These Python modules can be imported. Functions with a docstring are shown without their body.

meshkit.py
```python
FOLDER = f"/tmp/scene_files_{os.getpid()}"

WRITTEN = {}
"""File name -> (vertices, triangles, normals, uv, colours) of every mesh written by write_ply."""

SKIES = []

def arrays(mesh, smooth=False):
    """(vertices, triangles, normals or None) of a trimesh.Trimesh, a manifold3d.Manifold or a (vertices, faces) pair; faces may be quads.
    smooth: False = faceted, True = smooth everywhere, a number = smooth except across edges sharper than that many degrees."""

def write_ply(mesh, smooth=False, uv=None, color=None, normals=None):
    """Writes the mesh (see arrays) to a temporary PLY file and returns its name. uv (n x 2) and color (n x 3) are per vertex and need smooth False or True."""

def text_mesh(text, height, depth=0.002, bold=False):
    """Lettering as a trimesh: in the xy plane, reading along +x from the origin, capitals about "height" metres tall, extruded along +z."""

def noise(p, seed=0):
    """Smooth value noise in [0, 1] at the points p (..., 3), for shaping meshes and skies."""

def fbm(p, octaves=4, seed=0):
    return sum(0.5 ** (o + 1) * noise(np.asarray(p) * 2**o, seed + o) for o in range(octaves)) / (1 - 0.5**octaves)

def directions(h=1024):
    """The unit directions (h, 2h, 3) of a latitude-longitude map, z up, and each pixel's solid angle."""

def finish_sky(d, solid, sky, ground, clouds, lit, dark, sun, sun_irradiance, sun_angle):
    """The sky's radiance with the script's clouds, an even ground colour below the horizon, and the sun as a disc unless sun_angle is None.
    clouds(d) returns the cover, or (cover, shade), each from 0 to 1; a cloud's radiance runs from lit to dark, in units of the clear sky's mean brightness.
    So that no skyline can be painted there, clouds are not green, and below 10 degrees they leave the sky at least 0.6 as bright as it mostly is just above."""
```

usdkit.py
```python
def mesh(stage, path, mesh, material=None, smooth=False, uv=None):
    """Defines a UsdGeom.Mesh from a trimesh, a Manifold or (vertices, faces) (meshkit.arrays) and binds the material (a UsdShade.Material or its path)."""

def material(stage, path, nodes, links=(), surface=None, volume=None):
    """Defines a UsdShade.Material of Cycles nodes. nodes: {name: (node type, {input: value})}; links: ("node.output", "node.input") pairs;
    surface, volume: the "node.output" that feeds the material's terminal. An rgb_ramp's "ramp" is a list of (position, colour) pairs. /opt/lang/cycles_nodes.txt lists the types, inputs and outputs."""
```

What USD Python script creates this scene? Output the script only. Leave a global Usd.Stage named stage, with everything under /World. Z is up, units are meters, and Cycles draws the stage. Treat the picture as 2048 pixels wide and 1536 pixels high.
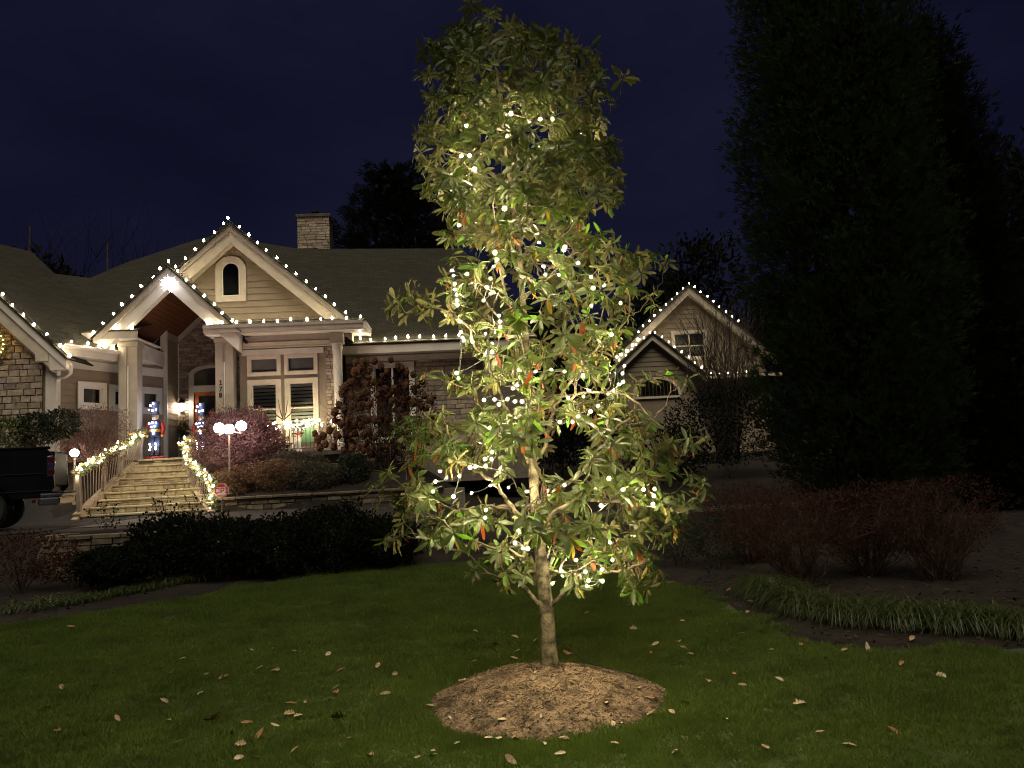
import math, random
import numpy as np
import trimesh
import usdkit, meshkit
from pxr import Usd, UsdGeom, UsdLux, UsdShade, Gf, Sdf, Vt
from shapely.geometry import Polygon, box as sbox
from shapely import affinity

rng = np.random.default_rng(7)
random.seed(7)
stage = Usd.Stage.CreateInMemory()
UsdGeom.SetStageUpAxis(stage, 'Z')
UsdGeom.Xform.Define(stage, '/World')
UsdGeom.Scope.Define(stage, '/World/Looks')

# ------------------------------------------------------------------ camera, sky, sun
F = 1537.0                       # focal length in pixels of a 2048 wide picture
CAM_H = 1.6
PITCH, ROLL, YAW = math.radians(6.0), math.radians(3.0), math.radians(4.0)
EXPOSURE = 0.32
_f = np.array([0, math.cos(PITCH), math.sin(PITCH)])
_u0 = np.array([0, -math.sin(PITCH), math.cos(PITCH)])
_r0 = np.array([1.0, 0, 0])
_r = math.cos(ROLL) * _r0 - math.sin(ROLL) * _u0
_u = math.sin(ROLL) * _r0 + math.cos(ROLL) * _u0
CAM = np.array([0, 0, CAM_H])
cam = UsdGeom.Camera.Define(stage, '/World/camera')
m = np.eye(4)
m[0, :3], m[1, :3], m[2, :3], m[3, :3] = _r, _u, -_f, CAM
cam.AddTransformOp().Set(Gf.Matrix4d(*m.ravel().tolist()))
cam.CreateHorizontalApertureAttr(36.0)
cam.CreateVerticalApertureAttr(27.0)
cam.CreateFocalLengthAttr(36.0 * F / 2048)
cam.CreateClippingRangeAttr((0.05, 3000.0))
cam.CreateExposureAttr(EXPOSURE)

SUN_ELEV, SUN_AZ = math.radians(60), math.radians(184)      # a faint glow from behind the photographer (moon through thin cloud)
sky_mat = usdkit.material(stage, '/World/Looks/night_sky', {
    'sky': ('sky_texture', {'sky_type': 'single_scattering', 'sun_disc': False, 'sun_elevation': SUN_ELEV, 'sun_rotation': SUN_AZ, 'air_density': 1.0}),
    'dim': ('mix', {'mix_type': 'multiply', 'fac': 1.0, 'color2': (0.0018, 0.0013, 0.0030)}),
    'tc': ('texture_coordinate', {}),
    'mp': ('mapping', {'scale': (1.0, 1.0, 2.2)}),
    'n': ('noise_texture', {'scale': 2.2, 'detail': 5, 'roughness': 0.55}),
    'rp': ('rgb_ramp', {'ramp': [(0.35, (0, 0, 0)), (0.75, (1, 1, 1))]}),
    'cl': ('mix', {'mix_type': 'mix', 'color1': (0.042, 0.045, 0.142), 'color2': (0.090, 0.095, 0.255)}),
    'add': ('mix', {'mix_type': 'add', 'fac': 1.0}),
    'bg': ('background_shader', {'strength': 0.085}),
}, [('sky.color', 'dim.color1'), ('tc.generated', 'mp.vector'), ('mp.vector', 'n.vector'), ('n.fac', 'rp.fac'), ('rp.color', 'cl.fac'),
    ('dim.color', 'add.color1'), ('cl.color', 'add.color2'), ('add.color', 'bg.color')], surface='bg.background')
dome = UsdLux.DomeLight.Define(stage, '/World/sky')
dome.GetPrim().SetCustomDataByKey('kind', 'structure')
UsdShade.MaterialBindingAPI.Apply(dome.GetPrim()).Bind(sky_mat)
sun = UsdLux.DistantLight.Define(stage, '/World/moon')
sun.CreateIntensityAttr(0.44)
sun.CreateAngleAttr(38.0)
sun.CreateNormalizeAttr(True) if hasattr(sun, 'CreateNormalizeAttr') else None
sun.CreateColorAttr(Gf.Vec3f(1.0, 0.9, 0.7))
_sd = np.array([math.sin(SUN_AZ) * math.cos(SUN_ELEV), math.cos(SUN_AZ) * math.cos(SUN_ELEV), math.sin(SUN_ELEV)])
_sx = np.cross([0, 0, 1.0], _sd); _sx /= np.linalg.norm(_sx); _sy = np.cross(_sd, _sx)
m = np.eye(4); m[0, :3], m[1, :3], m[2, :3] = _sx, _sy, _sd
sun.AddTransformOp().Set(Gf.Matrix4d(*m.ravel().tolist()))

# lamp strengths (radiance of the glowing surfaces)
L_TREE, L_EAVE, L_GLOBE, L_LED, L_STAR, L_SCONCE = 800.0, 95.0, 76.0, 36.0, 3.6, 42.0
R_TREE, R_EAVE = 0.0092, 0.036


# ------------------------------------------------------------------ measuring helpers: a pixel's ray meets a real plane of the place
def ray(px, py):
    return _f + (px - 1024) / F * _r - (py - 768) / F * _u
def at_y(px, py, Y):
    d = ray(px, py); return CAM + d * (Y / d[1])
def at_z(px, py, z):
    d = ray(px, py); return CAM + d * ((z - CAM_H) / d[2])
def project(p):
    q = np.asarray(p) - CAM
    d = q @ _f
    return 1024 + F * (q @ _r) / d, 768 - F * (q @ _u) / d, d
HU = np.array([math.cos(YAW), math.sin(YAW), 0]); HV = np.array([-math.sin(YAW), math.cos(YAW), 0])
HO = np.array([0, 22.0, 0])
def W(u, v, z):                     # house frame -> world
    return HO + u * HU + v * HV + np.array([0, 0, z])
def hp(px, py, v):                  # (u, z) on the house's plane v
    d = ray(px, py); t = ((HO - CAM) @ HV + v) / (d @ HV); q = CAM + d * t - HO
    return np.array([q @ HU, q[2]])
def huv(x, y):
    q = np.array([x, y, 0]) - HO
    return q @ HU, q @ HV


# ------------------------------------------------------------------ mesh helpers
def cat(parts):
    vs, fs, n = [], [], 0
    for v, f in parts:
        vs.append(np.asarray(v, float)); fs.append(np.asarray(f, int) + n); n += len(v)
    if not vs: return np.zeros((0, 3)), np.zeros((0, 3), int)
    return np.vstack(vs), np.vstack(fs)
BF = np.array([[0, 2, 1], [0, 3, 2], [4, 5, 6], [4, 6, 7], [0, 1, 5], [0, 5, 4], [1, 2, 6], [1, 6, 5], [2, 3, 7], [2, 7, 6], [3, 0, 4], [3, 4, 7]])
def bx(x0, x1, y0, y1, z0, z1):
    v = np.array([[x0, y0, z0], [x1, y0, z0], [x1, y1, z0], [x0, y1, z0], [x0, y0, z1], [x1, y0, z1], [x1, y1, z1], [x0, y1, z1]], float)
    return v, BF
def cbx(x0, x1, y0, y1, z0, z1, c=0.01):       # chamfered box
    t = trimesh.convex.convex_hull(np.array([[x, y, z] for a, b in ((0, 0),) for x, y, z in
        [(x0 + c, y0, z0 + c), (x1 - c, y0, z0 + c), (x0 + c, y0, z1 - c), (x1 - c, y0, z1 - c), (x0 + c, y1, z0 + c), (x1 - c, y1, z0 + c), (x0 + c, y1, z1 - c), (x1 - c, y1, z1 - c),
         (x0, y0 + c, z0 + c), (x0, y1 - c, z0 + c), (x0, y0 + c, z1 - c), (x0, y1 - c, z1 - c), (x1, y0 + c, z0 + c), (x1, y1 - c, z0 + c), (x1, y0 + c, z1 - c), (x1, y1 - c, z1 - c),
         (x0 + c, y0 + c, z0), (x1 - c, y0 + c, z0), (x0 + c, y1 - c, z0), (x1 - c, y1 - c, z0), (x0 + c, y0 + c, z1), (x1 - c, y0 + c, z1), (x0 + c, y1 - c, z1), (x1 - c, y1 - c, z1)]]))
    return np.array(t.vertices), np.array(t.faces)
def beam(p0, p1, w, h, up=(0, 0, 1)):
    p0, p1 = np.asarray(p0, float), np.asarray(p1, float)
    d = p1 - p0; L = np.linalg.norm(d); d /= L
    s = np.cross(d, up); s /= np.linalg.norm(s); t = np.cross(s, d)
    v, f = bx(-w / 2, w / 2, 0, L, -h / 2, h / 2)
    return p0 + v[:, :1] * s + v[:, 1:2] * d + v[:, 2:] * t, f
def tube(pts, rad, sides=6, cap=True):
    p = np.asarray(pts, float); n = len(p)
    t = np.gradient(p, axis=0); t /= np.linalg.norm(t, axis=1, keepdims=True) + 1e-12
    ref = np.where(np.abs(t[:, 2:]) < 0.9, [0, 0, 1.0], [1.0, 0, 0])
    if np.abs(t[:, 2]).max() >= 0.9 and np.abs(t[:, 2]).min() < 0.9: ref = np.tile([0.31, 0.9, 0.21], (n, 1))
    a = np.cross(t, ref); a /= np.linalg.norm(a, axis=1, keepdims=True) + 1e-12
    b = np.cross(t, a)
    ang = np.arange(sides) * 2 * np.pi / sides
    r = np.broadcast_to(rad, (n,))[:, None, None]
    v = (p[:, None] + r * (np.cos(ang)[None, :, None] * a[:, None] + np.sin(ang)[None, :, None] * b[:, None])).reshape(-1, 3)
    i, j = np.meshgrid(np.arange(n - 1), np.arange(sides), indexing='ij')
    k = (j + 1) % sides
    q = np.stack([i * sides + j, i * sides + k, (i + 1) * sides + k, (i + 1) * sides + j], -1).reshape(-1, 4)
    f = np.vstack([q[:, [0, 2, 1]], q[:, [0, 3, 2]]])
    if cap and sides > 2:
        e = (n - 1) * sides
        f = np.vstack([f, [[0, x, x + 1] for x in range(1, sides - 1)], [[e, e + x + 1, e + x] for x in range(1, sides - 1)]])
    return v, f
def sphere(c, r, lev=1):
    t = trimesh.creation.icosphere(lev, 1.0)
    return np.array(t.vertices) * r + np.asarray(c), np.array(t.faces)
def lathe(profile, sides=12, at=(0, 0, 0)):     # profile of (r, z)
    p = np.array(profile, float); ang = np.arange(sides) * 2 * np.pi / sides
    v = np.stack([p[:, None, 0] * np.cos(ang), p[:, None, 0] * np.sin(ang), np.broadcast_to(p[:, None, 1], (len(p), sides))], -1).reshape(-1, 3)
    i, j = np.meshgrid(np.arange(len(p) - 1), np.arange(sides), indexing='ij'); k = (j + 1) % sides
    q = np.stack([i * sides + j, i * sides + k, (i + 1) * sides + k, (i + 1) * sides + j], -1).reshape(-1, 4)
    return v + np.asarray(at, float), np.vstack([q[:, [0, 1, 2]], q[:, [0, 2, 3]]])
def prism(poly, v0, v1):            # polygon in (u, z) standing between the planes v0 < v1
    if hasattr(poly, 'geoms'): return cat([prism(g, v0, v1) for g in poly.geoms if g.area > .0005])
    if not isinstance(poly, Polygon): poly = Polygon(poly)
    t = trimesh.creation.extrude_polygon(poly, 1.0, engine='earcut')
    p = np.array(t.vertices)
    v = np.stack([p[:, 0], v1 - p[:, 2] * (v1 - v0), p[:, 1]], -1)
    return v, np.array(t.faces)
def slab(poly, z0, z1):             # polygon in (x, y) lying between z0 and z1
    t = trimesh.creation.extrude_polygon(poly if isinstance(poly, Polygon) else Polygon(poly), z1 - z0, engine='earcut')
    return np.array(t.vertices) + [0, 0, z0], np.array(t.faces)
def unit(a):
    a = np.asarray(a, float); return a / (np.linalg.norm(a, axis=-1, keepdims=True) + 1e-12)
def leaf_batch(base, d, nrm, L, Wd, curl=0.25, fold=0.25):
    """Oval leaves with a folded, curling blade: 11 vertices and 12 triangles each."""
    base, d, nrm = np.asarray(base, float), unit(d), np.asarray(nrm, float)
    nrm = unit(nrm - (nrm * d).sum(1, keepdims=True) * d); s = np.cross(d, nrm)
    N = len(base); L = np.broadcast_to(L, (N,))[:, None]; Wd = np.broadcast_to(Wd, (N,))[:, None]; curl = np.broadcast_to(curl, (N,))[:, None]
    rows = [(0.24, 0.62), (0.56, 1.0), (0.86, 0.66)]
    def mid(t): return base + d * L * t - nrm * curl * L * t * t
    cols = [mid(0.0)]
    for t, w in rows:
        c = mid(t); cols += [c - s * Wd * w / 2 + nrm * Wd * w / 2 * fold, c, c + s * Wd * w / 2 + nrm * Wd * w / 2 * fold]
    cols.append(mid(1.0))
    v = np.stack(cols, 1)
    f = [[0, 2, 1], [0, 3, 2]]
    for k in (1, 4):
        f += [[k, k + 1, k + 4], [k, k + 4, k + 3], [k + 1, k + 2, k + 5], [k + 1, k + 5, k + 4]]
    f += [[7, 8, 10], [8, 9, 10]]
    return v, np.array(f)
def merge_batch(v, f):
    N, k = v.shape[:2]
    return v.reshape(-1, 3), (f[None] + np.arange(N)[:, None, None] * k).reshape(-1, 3)
def quads(base, d, nrm, L, Wd):     # two-triangle leaves
    d = unit(d); nrm = unit(nrm - (nrm * d).sum(1, keepdims=True) * d); s = np.cross(d, nrm)
    L = np.broadcast_to(L, (len(base),))[:, None]; Wd = np.broadcast_to(Wd, (len(base),))[:, None]
    v = np.stack([base, base + d * L * .5 - s * Wd / 2, base + d * L - nrm * L * .12, base + d * L * .5 + s * Wd / 2], 1)
    return merge_batch(v, np.array([[0, 2, 1], [0, 3, 2]]))
def rdir(n, r=rng):
    return unit(r.normal(size=(n, 3)))


# ------------------------------------------------------------------ things and parts
names = {}
def numbered(parent, name):
    k = names.get((parent, name), 0); names[(parent, name)] = k + 1
    return name if k == 0 else f'{name}_{k:03d}'
XF = None           # while a wall is built in its own straight frame, this turns its pieces into place
class Node:
    def __init__(s, path, origin, rot): s.path, s.origin, s.rot = path, np.asarray(origin, float), rot
    @property
    def prim(s): return stage.GetPrimAtPath(s.path)
def put(prim, label=None, cat_=None, group=None, kind=None):
    for k, x in (('label', label), ('category', cat_), ('group', group), ('kind', kind)):
        if x: prim.SetCustomDataByKey(k, x)
def thing(name, label, cat_, origin=(0, 0, 0), house=False, group=None, kind=None):
    """An Xform at the thing's base. house=True: origin and all its parts are given in the house's frame (u, v, z)."""
    path = '/World/' + numbered('/World', name)
    x = UsdGeom.Xform.Define(stage, path)
    o = W(*origin) if house else np.asarray(origin, float)
    x.AddTranslateOp().Set(Gf.Vec3d(*map(float, o)))
    if house: x.AddRotateZOp().Set(math.degrees(YAW))
    put(x.GetPrim(), label, cat_, group, kind)
    return Node(path, origin, house)
def compact(v, f):
    v, f = np.asarray(v, float), np.asarray(f, int)
    used, inv = np.unique(f.ravel(), return_inverse=True)
    return (v, f) if len(used) == len(v) else (v[used], inv.reshape(f.shape))
def part(parent, name, vf, mat, smooth=False, label=None, kind=None):
    path = parent.path + '/' + numbered(parent.path, name)
    v, f = compact(*vf)
    if XF is not None: v = XF(np.asarray(v, float))
    mm = usdkit.mesh(stage, path, (np.asarray(v) - parent.origin, f), MAT[mat] if isinstance(mat, str) else mat, smooth)
    put(mm.GetPrim(), label, kind=kind)
    return Node(path, parent.origin, parent.rot)
def solo(name, vf, mat, label=None, cat_=None, group=None, kind=None, smooth=False, origin=(0, 0, 0)):
    path = '/World/' + numbered('/World', name)
    v, f = compact(*vf)
    mm = usdkit.mesh(stage, path, (np.asarray(v) - np.asarray(origin), f), MAT[mat], smooth)
    if any(origin): UsdGeom.Xformable(mm).AddTranslateOp().Set(Gf.Vec3d(*map(float, origin)))
    put(mm.GetPrim(), label, cat_, group, kind)
    return Node(path, origin, False)


# ------------------------------------------------------------------ materials
MAT = {}
def mk(name, nodes, links, surface): MAT[name] = usdkit.material(stage, '/World/Looks/' + name, nodes, links, surface=surface)
def noisy(name, c1, c2, scale=6.0, rough=0.7, bump=0.0, bscale=40.0, detail=4, spec=0.3, island=0.0, coat=0.0, metal=0.0, lo=0.35, hi=0.65):
    n = {'tc': ('texture_coordinate', {}), 'n': ('noise_texture', {'scale': scale, 'detail': detail}),
         'r': ('rgb_ramp', {'ramp': [(lo, c1), (hi, c2)]}), 'p': ('principled_bsdf', {'roughness': rough, 'specular_ior_level': spec, 'metallic': metal, 'coat_weight': coat, 'coat_roughness': 0.05})}
    l = [('tc.object', 'n.vector'), ('n.fac', 'r.fac')]
    last = 'r.color'
    if island:
        n['g'] = ('geometry', {}); n['mr'] = ('map_range', {'from_min': 0, 'from_max': 1, 'to_min': 1 - island, 'to_max': 1 + island}); n['h'] = ('hsv', {'hue': 0.5, 'saturation': 1.0, 'fac': 1.0})
        l += [('g.random_per_island', 'mr.value'), ('mr.result', 'h.value'), ('r.color', 'h.color')]; last = 'h.color'
    l.append((last, 'p.base_color'))
    if bump:
        n['n2'] = ('noise_texture', {'scale': bscale, 'detail': 5}); n['b'] = ('bump', {'strength': bump, 'distance': 0.01})
        l += [('tc.object', 'n2.vector'), ('n2.fac', 'b.height'), ('b.normal', 'p.normal')]
    mk(name, n, l, 'p.BSDF')
def glow(name, color, strength): mk(name, {'e': ('emission', {'color': color, 'strength': strength})}, [], 'e.emission')

noisy('siding', (.245, .195, .135), (.275, .22, .155), 3.0, .65, .12, 60)
noisy('taupe_panel', (.20, .16, .115), (.225, .18, .13), 3.0, .65, .08, 60)
noisy('white_trim', (.56, .52, .45), (.66, .62, .55), 2.0, .5, .05, 50)
noisy('warm_trim', (.50, .44, .34), (.60, .53, .42), 4.0, .55, .05, 50)
noisy('column_paint', (.33, .29, .24), (.38, .34, .28), 4.0, .6, .06, 50)
STONES = []
for i, c in enumerate([(.34, .275, .205), (.27, .215, .165), (.40, .335, .25), (.30, .255, .215), (.225, .18, .15), (.36, .29, .23)]):
    c = np.array(c); STONES.append(f'stone_{"abcdef"[i]}'); noisy(STONES[-1], tuple(c * .75), tuple(c * 1.18), 9.0, .85, .5, 22, 5, .2)
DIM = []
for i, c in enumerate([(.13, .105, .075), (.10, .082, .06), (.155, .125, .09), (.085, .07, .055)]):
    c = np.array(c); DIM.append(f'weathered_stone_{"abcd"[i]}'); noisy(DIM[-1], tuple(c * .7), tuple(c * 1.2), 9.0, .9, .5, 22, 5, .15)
noisy('step_stone_a', (.30, .25, .15), (.42, .36, .22), 9.0, .85, .5, 22)
noisy('step_stone_b', (.37, .32, .20), (.47, .41, .27), 7.0, .85, .5, 22)
noisy('step_stone_c', (.24, .20, .13), (.36, .30, .19), 11.0, .85, .5, 22)
STEPS = ['step_stone_a', 'step_stone_b', 'step_stone_c']
noisy('mortar', (.13, .11, .085), (.19, .16, .13), 12.0, .95, .4, 60)
noisy('ceiling_wood', (.085, .030, .012), (.135, .050, .020), 7.0, .45, .1, 40, 5, .35)
noisy('door_wood', (.32, .085, .02), (.44, .13, .035), 8.0, .4, .1, 40, 5, .4)
noisy('black_metal', (.012, .012, .012), (.02, .02, .02), 5.0, .4)
noisy('bronze_rail', (.20, .165, .12), (.27, .225, .165), 5.0, .5)
noisy('dark_bronze', (.05, .04, .028), (.08, .06, .045), 5.0, .45)
noisy('concrete', (.06, .054, .045), (.10, .09, .075), 5.0, .9, .3, 40)
noisy('asphalt', (.010, .010, .009), (.018, .017, .016), 12.0, .9, .5, 80)
noisy('cable_rubber', (.010, .010, .009), (.02, .018, .015), 12.0, .6)
noisy('cord_green', (.012, .02, .01), (.02, .03, .014), 12.0, .6)
noisy('black_paint', (.004, .004, .0055), (.006, .006, .008), 4.0, .35, spec=.10)
noisy('tailgate_paint', (.004, .004, .005), (.007, .007, .008), 4.0, .5, spec=.02)
noisy('chrome', (.62, .62, .64), (.7, .7, .72), 3.0, .12, metal=1.0)
noisy('tyre', (.012, .012, .012), (.02, .02, .02), 9.0, .85)
noisy('lamp_red', (.05, .004, .003), (.07, .005, .004), 9.0, .15, spec=.6)
noisy('red_paint', (.26, .012, .008), (.34, .02, .012), 6.0, .5)
noisy('blue_paint', (.03, .036, .07), (.04, .05, .10), 6.0, .5)
noisy('yellow_paint', (.5, .30, .03), (.6, .38, .05), 6.0, .5)
noisy('face_paint', (.55, .36, .25), (.6, .4, .28), 6.0, .5)
noisy('sign_white', (.75, .73, .7), (.8, .78, .75), 6.0, .4)
noisy('sign_red', (.52, .02, .02), (.6, .03, .03), 6.0, .4)
noisy('green_cloth', (.10, .20, .10), (.13, .25, .13), 6.0, .8)
noisy('white_cloth', (.65, .63, .6), (.75, .73, .7), 6.0, .8)
noisy('garland_green', (.07, .10, .035), (.16, .20, .08), 14.0, .6, island=.4)
noisy('gold_ribbon', (.45, .33, .14), (.6, .46, .2), 9.0, .35, spec=.5)
noisy('red_ribbon', (.55, .02, .012), (.7, .05, .02), 9.0, .5)
noisy('ground_soil', (.006, .004, .003), (.016, .011, .007), 5.0, .95, .6, 30)
noisy('lawn_soil', (.030, .046, .012), (.05, .066, .018), 4.0, .95, .5, 60)
noisy('mulch_base', (.07, .048, .028), (.19, .135, .08), 9.0, .95, .8, 60)
noisy('mulch_chip', (.095, .064, .037), (.42, .32, .20), 7.0, .9, island=.55)
noisy('leaf_litter', (.03, .014, .007), (.085, .045, .022), 5.0, .9, island=.5)
noisy('bark', (.022, .020, .012), (.13, .116, .072), 16.0, .9, .8, 60, 6, .2, lo=.38, hi=.58)
noisy('twig_bark', (.035, .031, .019), (.075, .066, .04), 12.0, .85, .3, 60)
noisy('red_twig', (.030, .016, .010), (.065, .034, .021), 9.0, .8, island=.3)
noisy('grey_twig', (.045, .034, .025), (.10, .078, .058), 9.0, .85, island=.3)
noisy('flower_head', (.050, .024, .014), (.125, .062, .032), 20.0, .95, .9, 50, 5, .1)
noisy('dead_leaf_tan', (.17, .115, .06), (.32, .23, .135), 14.0, .75, .3, 40)
noisy('dead_leaf_brown', (.15, .072, .032), (.28, .155, .075), 14.0, .75, .3, 40)
noisy('dead_leaf_pale', (.23, .19, .115), (.38, .32, .21), 14.0, .75, .3, 40)
noisy('dead_leaf_red', (.26, .03, .012), (.40, .06, .02), 14.0, .6, .2, 40)
def leafmat(name, top, under, rough=.35, trans=(.12, .22, .02), tw=.25, island=.25, spec=.5):
    if name == 'grass_blade':
        patch = ({'gp': ('geometry', {}), 'pn': ('noise_texture', {'scale': 1.7, 'detail': 5, 'roughness': .65}), 'pr': ('rgb_ramp', {'ramp': [(.30, (.58, .56, .5)), (.5, (1.0, 1.0, .95)), (.72, (1.35, 1.28, 1.0))]}), 'pm': ('mix', {'mix_type': 'multiply', 'fac': 1.0})},
                 [('gp.position', 'pn.vector'), ('pn.fac', 'pr.fac'), ('m.color', 'pm.color1'), ('pr.color', 'pm.color2'), ('pm.color', 'h.color')])
    else: patch = ({}, [('m.color', 'h.color')])
    mk(name, {**patch[0], 'g': ('geometry', {}), 'm': ('mix', {'color1': top, 'color2': under}), 'h': ('hsv', {'hue': .5, 'saturation': 1., 'fac': 1.}),
              'mr': ('map_range', {'from_min': 0, 'from_max': 1, 'to_min': 1 - island, 'to_max': 1 + island}),
              'rr': ('map_range', {'from_min': 0, 'from_max': 1, 'to_min': rough, 'to_max': min(1, rough + .45)}),
              'p': ('principled_bsdf', {'specular_ior_level': spec}), 't': ('translucent_bsdf', {'color': trans}), 'x': ('mix_closure', {'fac': tw})},
       [('g.backfacing', 'm.fac'), ('g.backfacing', 'rr.value'), ('rr.result', 'p.roughness'), *patch[1], ('g.random_per_island', 'mr.value'), ('mr.result', 'h.value'), ('h.color', 'p.base_color'),
        ('p.BSDF', 'x.closure1'), ('t.BSDF', 'x.closure2')], 'x.closure')
leafmat('magnolia_leaf', (.050, .074, .017), (.108, .106, .038), .46, (.09, .14, .018), .2, .45, .28)
leafmat('yellow_leaf', (.26, .19, .025), (.30, .22, .04), .45, (.3, .22, .02), .3, .25)
leafmat('orange_leaf', (.17, .05, .012), (.22, .08, .025), .5, (.25, .06, .012), .3, .35)
leafmat('green_young_leaf', (.05, .12, .015), (.09, .16, .03), .35, (.13, .32, .015), .4, .2)
GRASS_PATCH = True
leafmat('grass_blade', (.118, .178, .028), (.124, .184, .032), .65, (.13, .22, .024), .3, .45, .3)
leafmat('strap_leaf', (.065, .082, .026), (.075, .09, .032), .45, (.10, .16, .02), .25, .4, .4)
leafmat('conifer_spray', (.016, .027, .008), (.019, .031, .010), .8, (.05, .09, .015), .2, .4, .08)
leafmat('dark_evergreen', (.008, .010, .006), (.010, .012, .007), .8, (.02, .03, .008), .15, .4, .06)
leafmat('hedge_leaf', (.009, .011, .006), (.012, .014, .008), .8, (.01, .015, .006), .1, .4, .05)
leafmat('boxwood_leaf', (.014, .021, .009), (.018, .026, .011), .5, (.03, .07, .01), .15, .4, .3)
leafmat('purple_leaf', (.17, .105, .105), (.22, .145, .14), .6, (.22, .08, .06), .25, .4, .2)
leafmat('red_fine_leaf', (.050, .018, .012), (.07, .026, .017), .6, (.07, .018, .012), .25, .4, .2)
leafmat('tan_shrub_leaf', (.145, .095, .05), (.19, .13, .075), .7, (.2, .12, .05), .2, .45, .2)
leafmat('grey_shrub_leaf', (.075, .07, .05), (.12, .11, .08), .7, (.1, .1, .05), .2, .4, .2)
leafmat('bed_leaf', (.10, .125, .04), (.15, .16, .06), .45, (.15, .2, .04), .25, .4, .4)
mk('roof_shingle', {'tc': ('texture_coordinate', {}), 'mp': ('mapping', {'scale': (1., 1., 1.)}),
                    'b': ('brick_texture', {'scale': 1.0, 'brick_width': .33, 'row_height': .145, 'mortar_size': .012, 'color1': (.028, .026, .019), 'color2': (.039, .036, .026), 'mortar': (.021, .019, .014), 'mortar_smooth': .3}),
                    'n': ('noise_texture', {'scale': 30., 'detail': 4}), 'mx': ('mix', {'mix_type': 'overlay', 'fac': .55}),
                    'bp': ('bump', {'strength': .5, 'distance': .02}), 'p': ('principled_bsdf', {'roughness': .9, 'specular_ior_level': .2})},
   [('tc.UV', 'mp.vector'), ('mp.vector', 'b.vector'), ('tc.object', 'n.vector'), ('b.color', 'mx.color1'), ('n.color', 'mx.color2'), ('mx.color', 'p.base_color'), ('b.fac', 'bp.height'), ('bp.normal', 'p.normal')], 'p.BSDF')
mk('window_glass', {'fr': ('fresnel', {'IOR': 1.5}), 't': ('transparent_bsdf', {'color': (.86, .88, .86)}), 'g': ('glossy_bsdf', {'roughness': .03, 'color': (.9, .9, .9)}), 'x': ('mix_closure', {})},
   [('fr.fac', 'x.fac'), ('t.BSDF', 'x.closure1'), ('g.BSDF', 'x.closure2')], 'x.closure')
noisy('dark_room', (.02, .02, .02), (.035, .033, .03), 3., .9)
noisy('room_wall', (.34, .32, .30), (.40, .38, .35), 3., .9)
noisy('shutter_slat', (.55, .54, .46), (.62, .61, .52), 3., .6)
noisy('dark_trunk', (.010, .009, .007), (.02, .018, .014), 9.0, .95, spec=.05)
glow('tree_bulb', (1.0, .79, .48), L_TREE)
glow('eave_bulb', (1.0, .82, .54), L_EAVE)
glow('globe_lamp', (1.0, .67, .65), L_GLOBE)
glow('cool_led', (.78, .80, 1.0), L_LED)
glow('star_glow', (1.0, .96, 1.0), L_STAR)
glow('sconce_glow', (1.0, .80, .62), L_SCONCE)
glow('amber_bulb', (1.0, .55, .12), 60.0)


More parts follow.
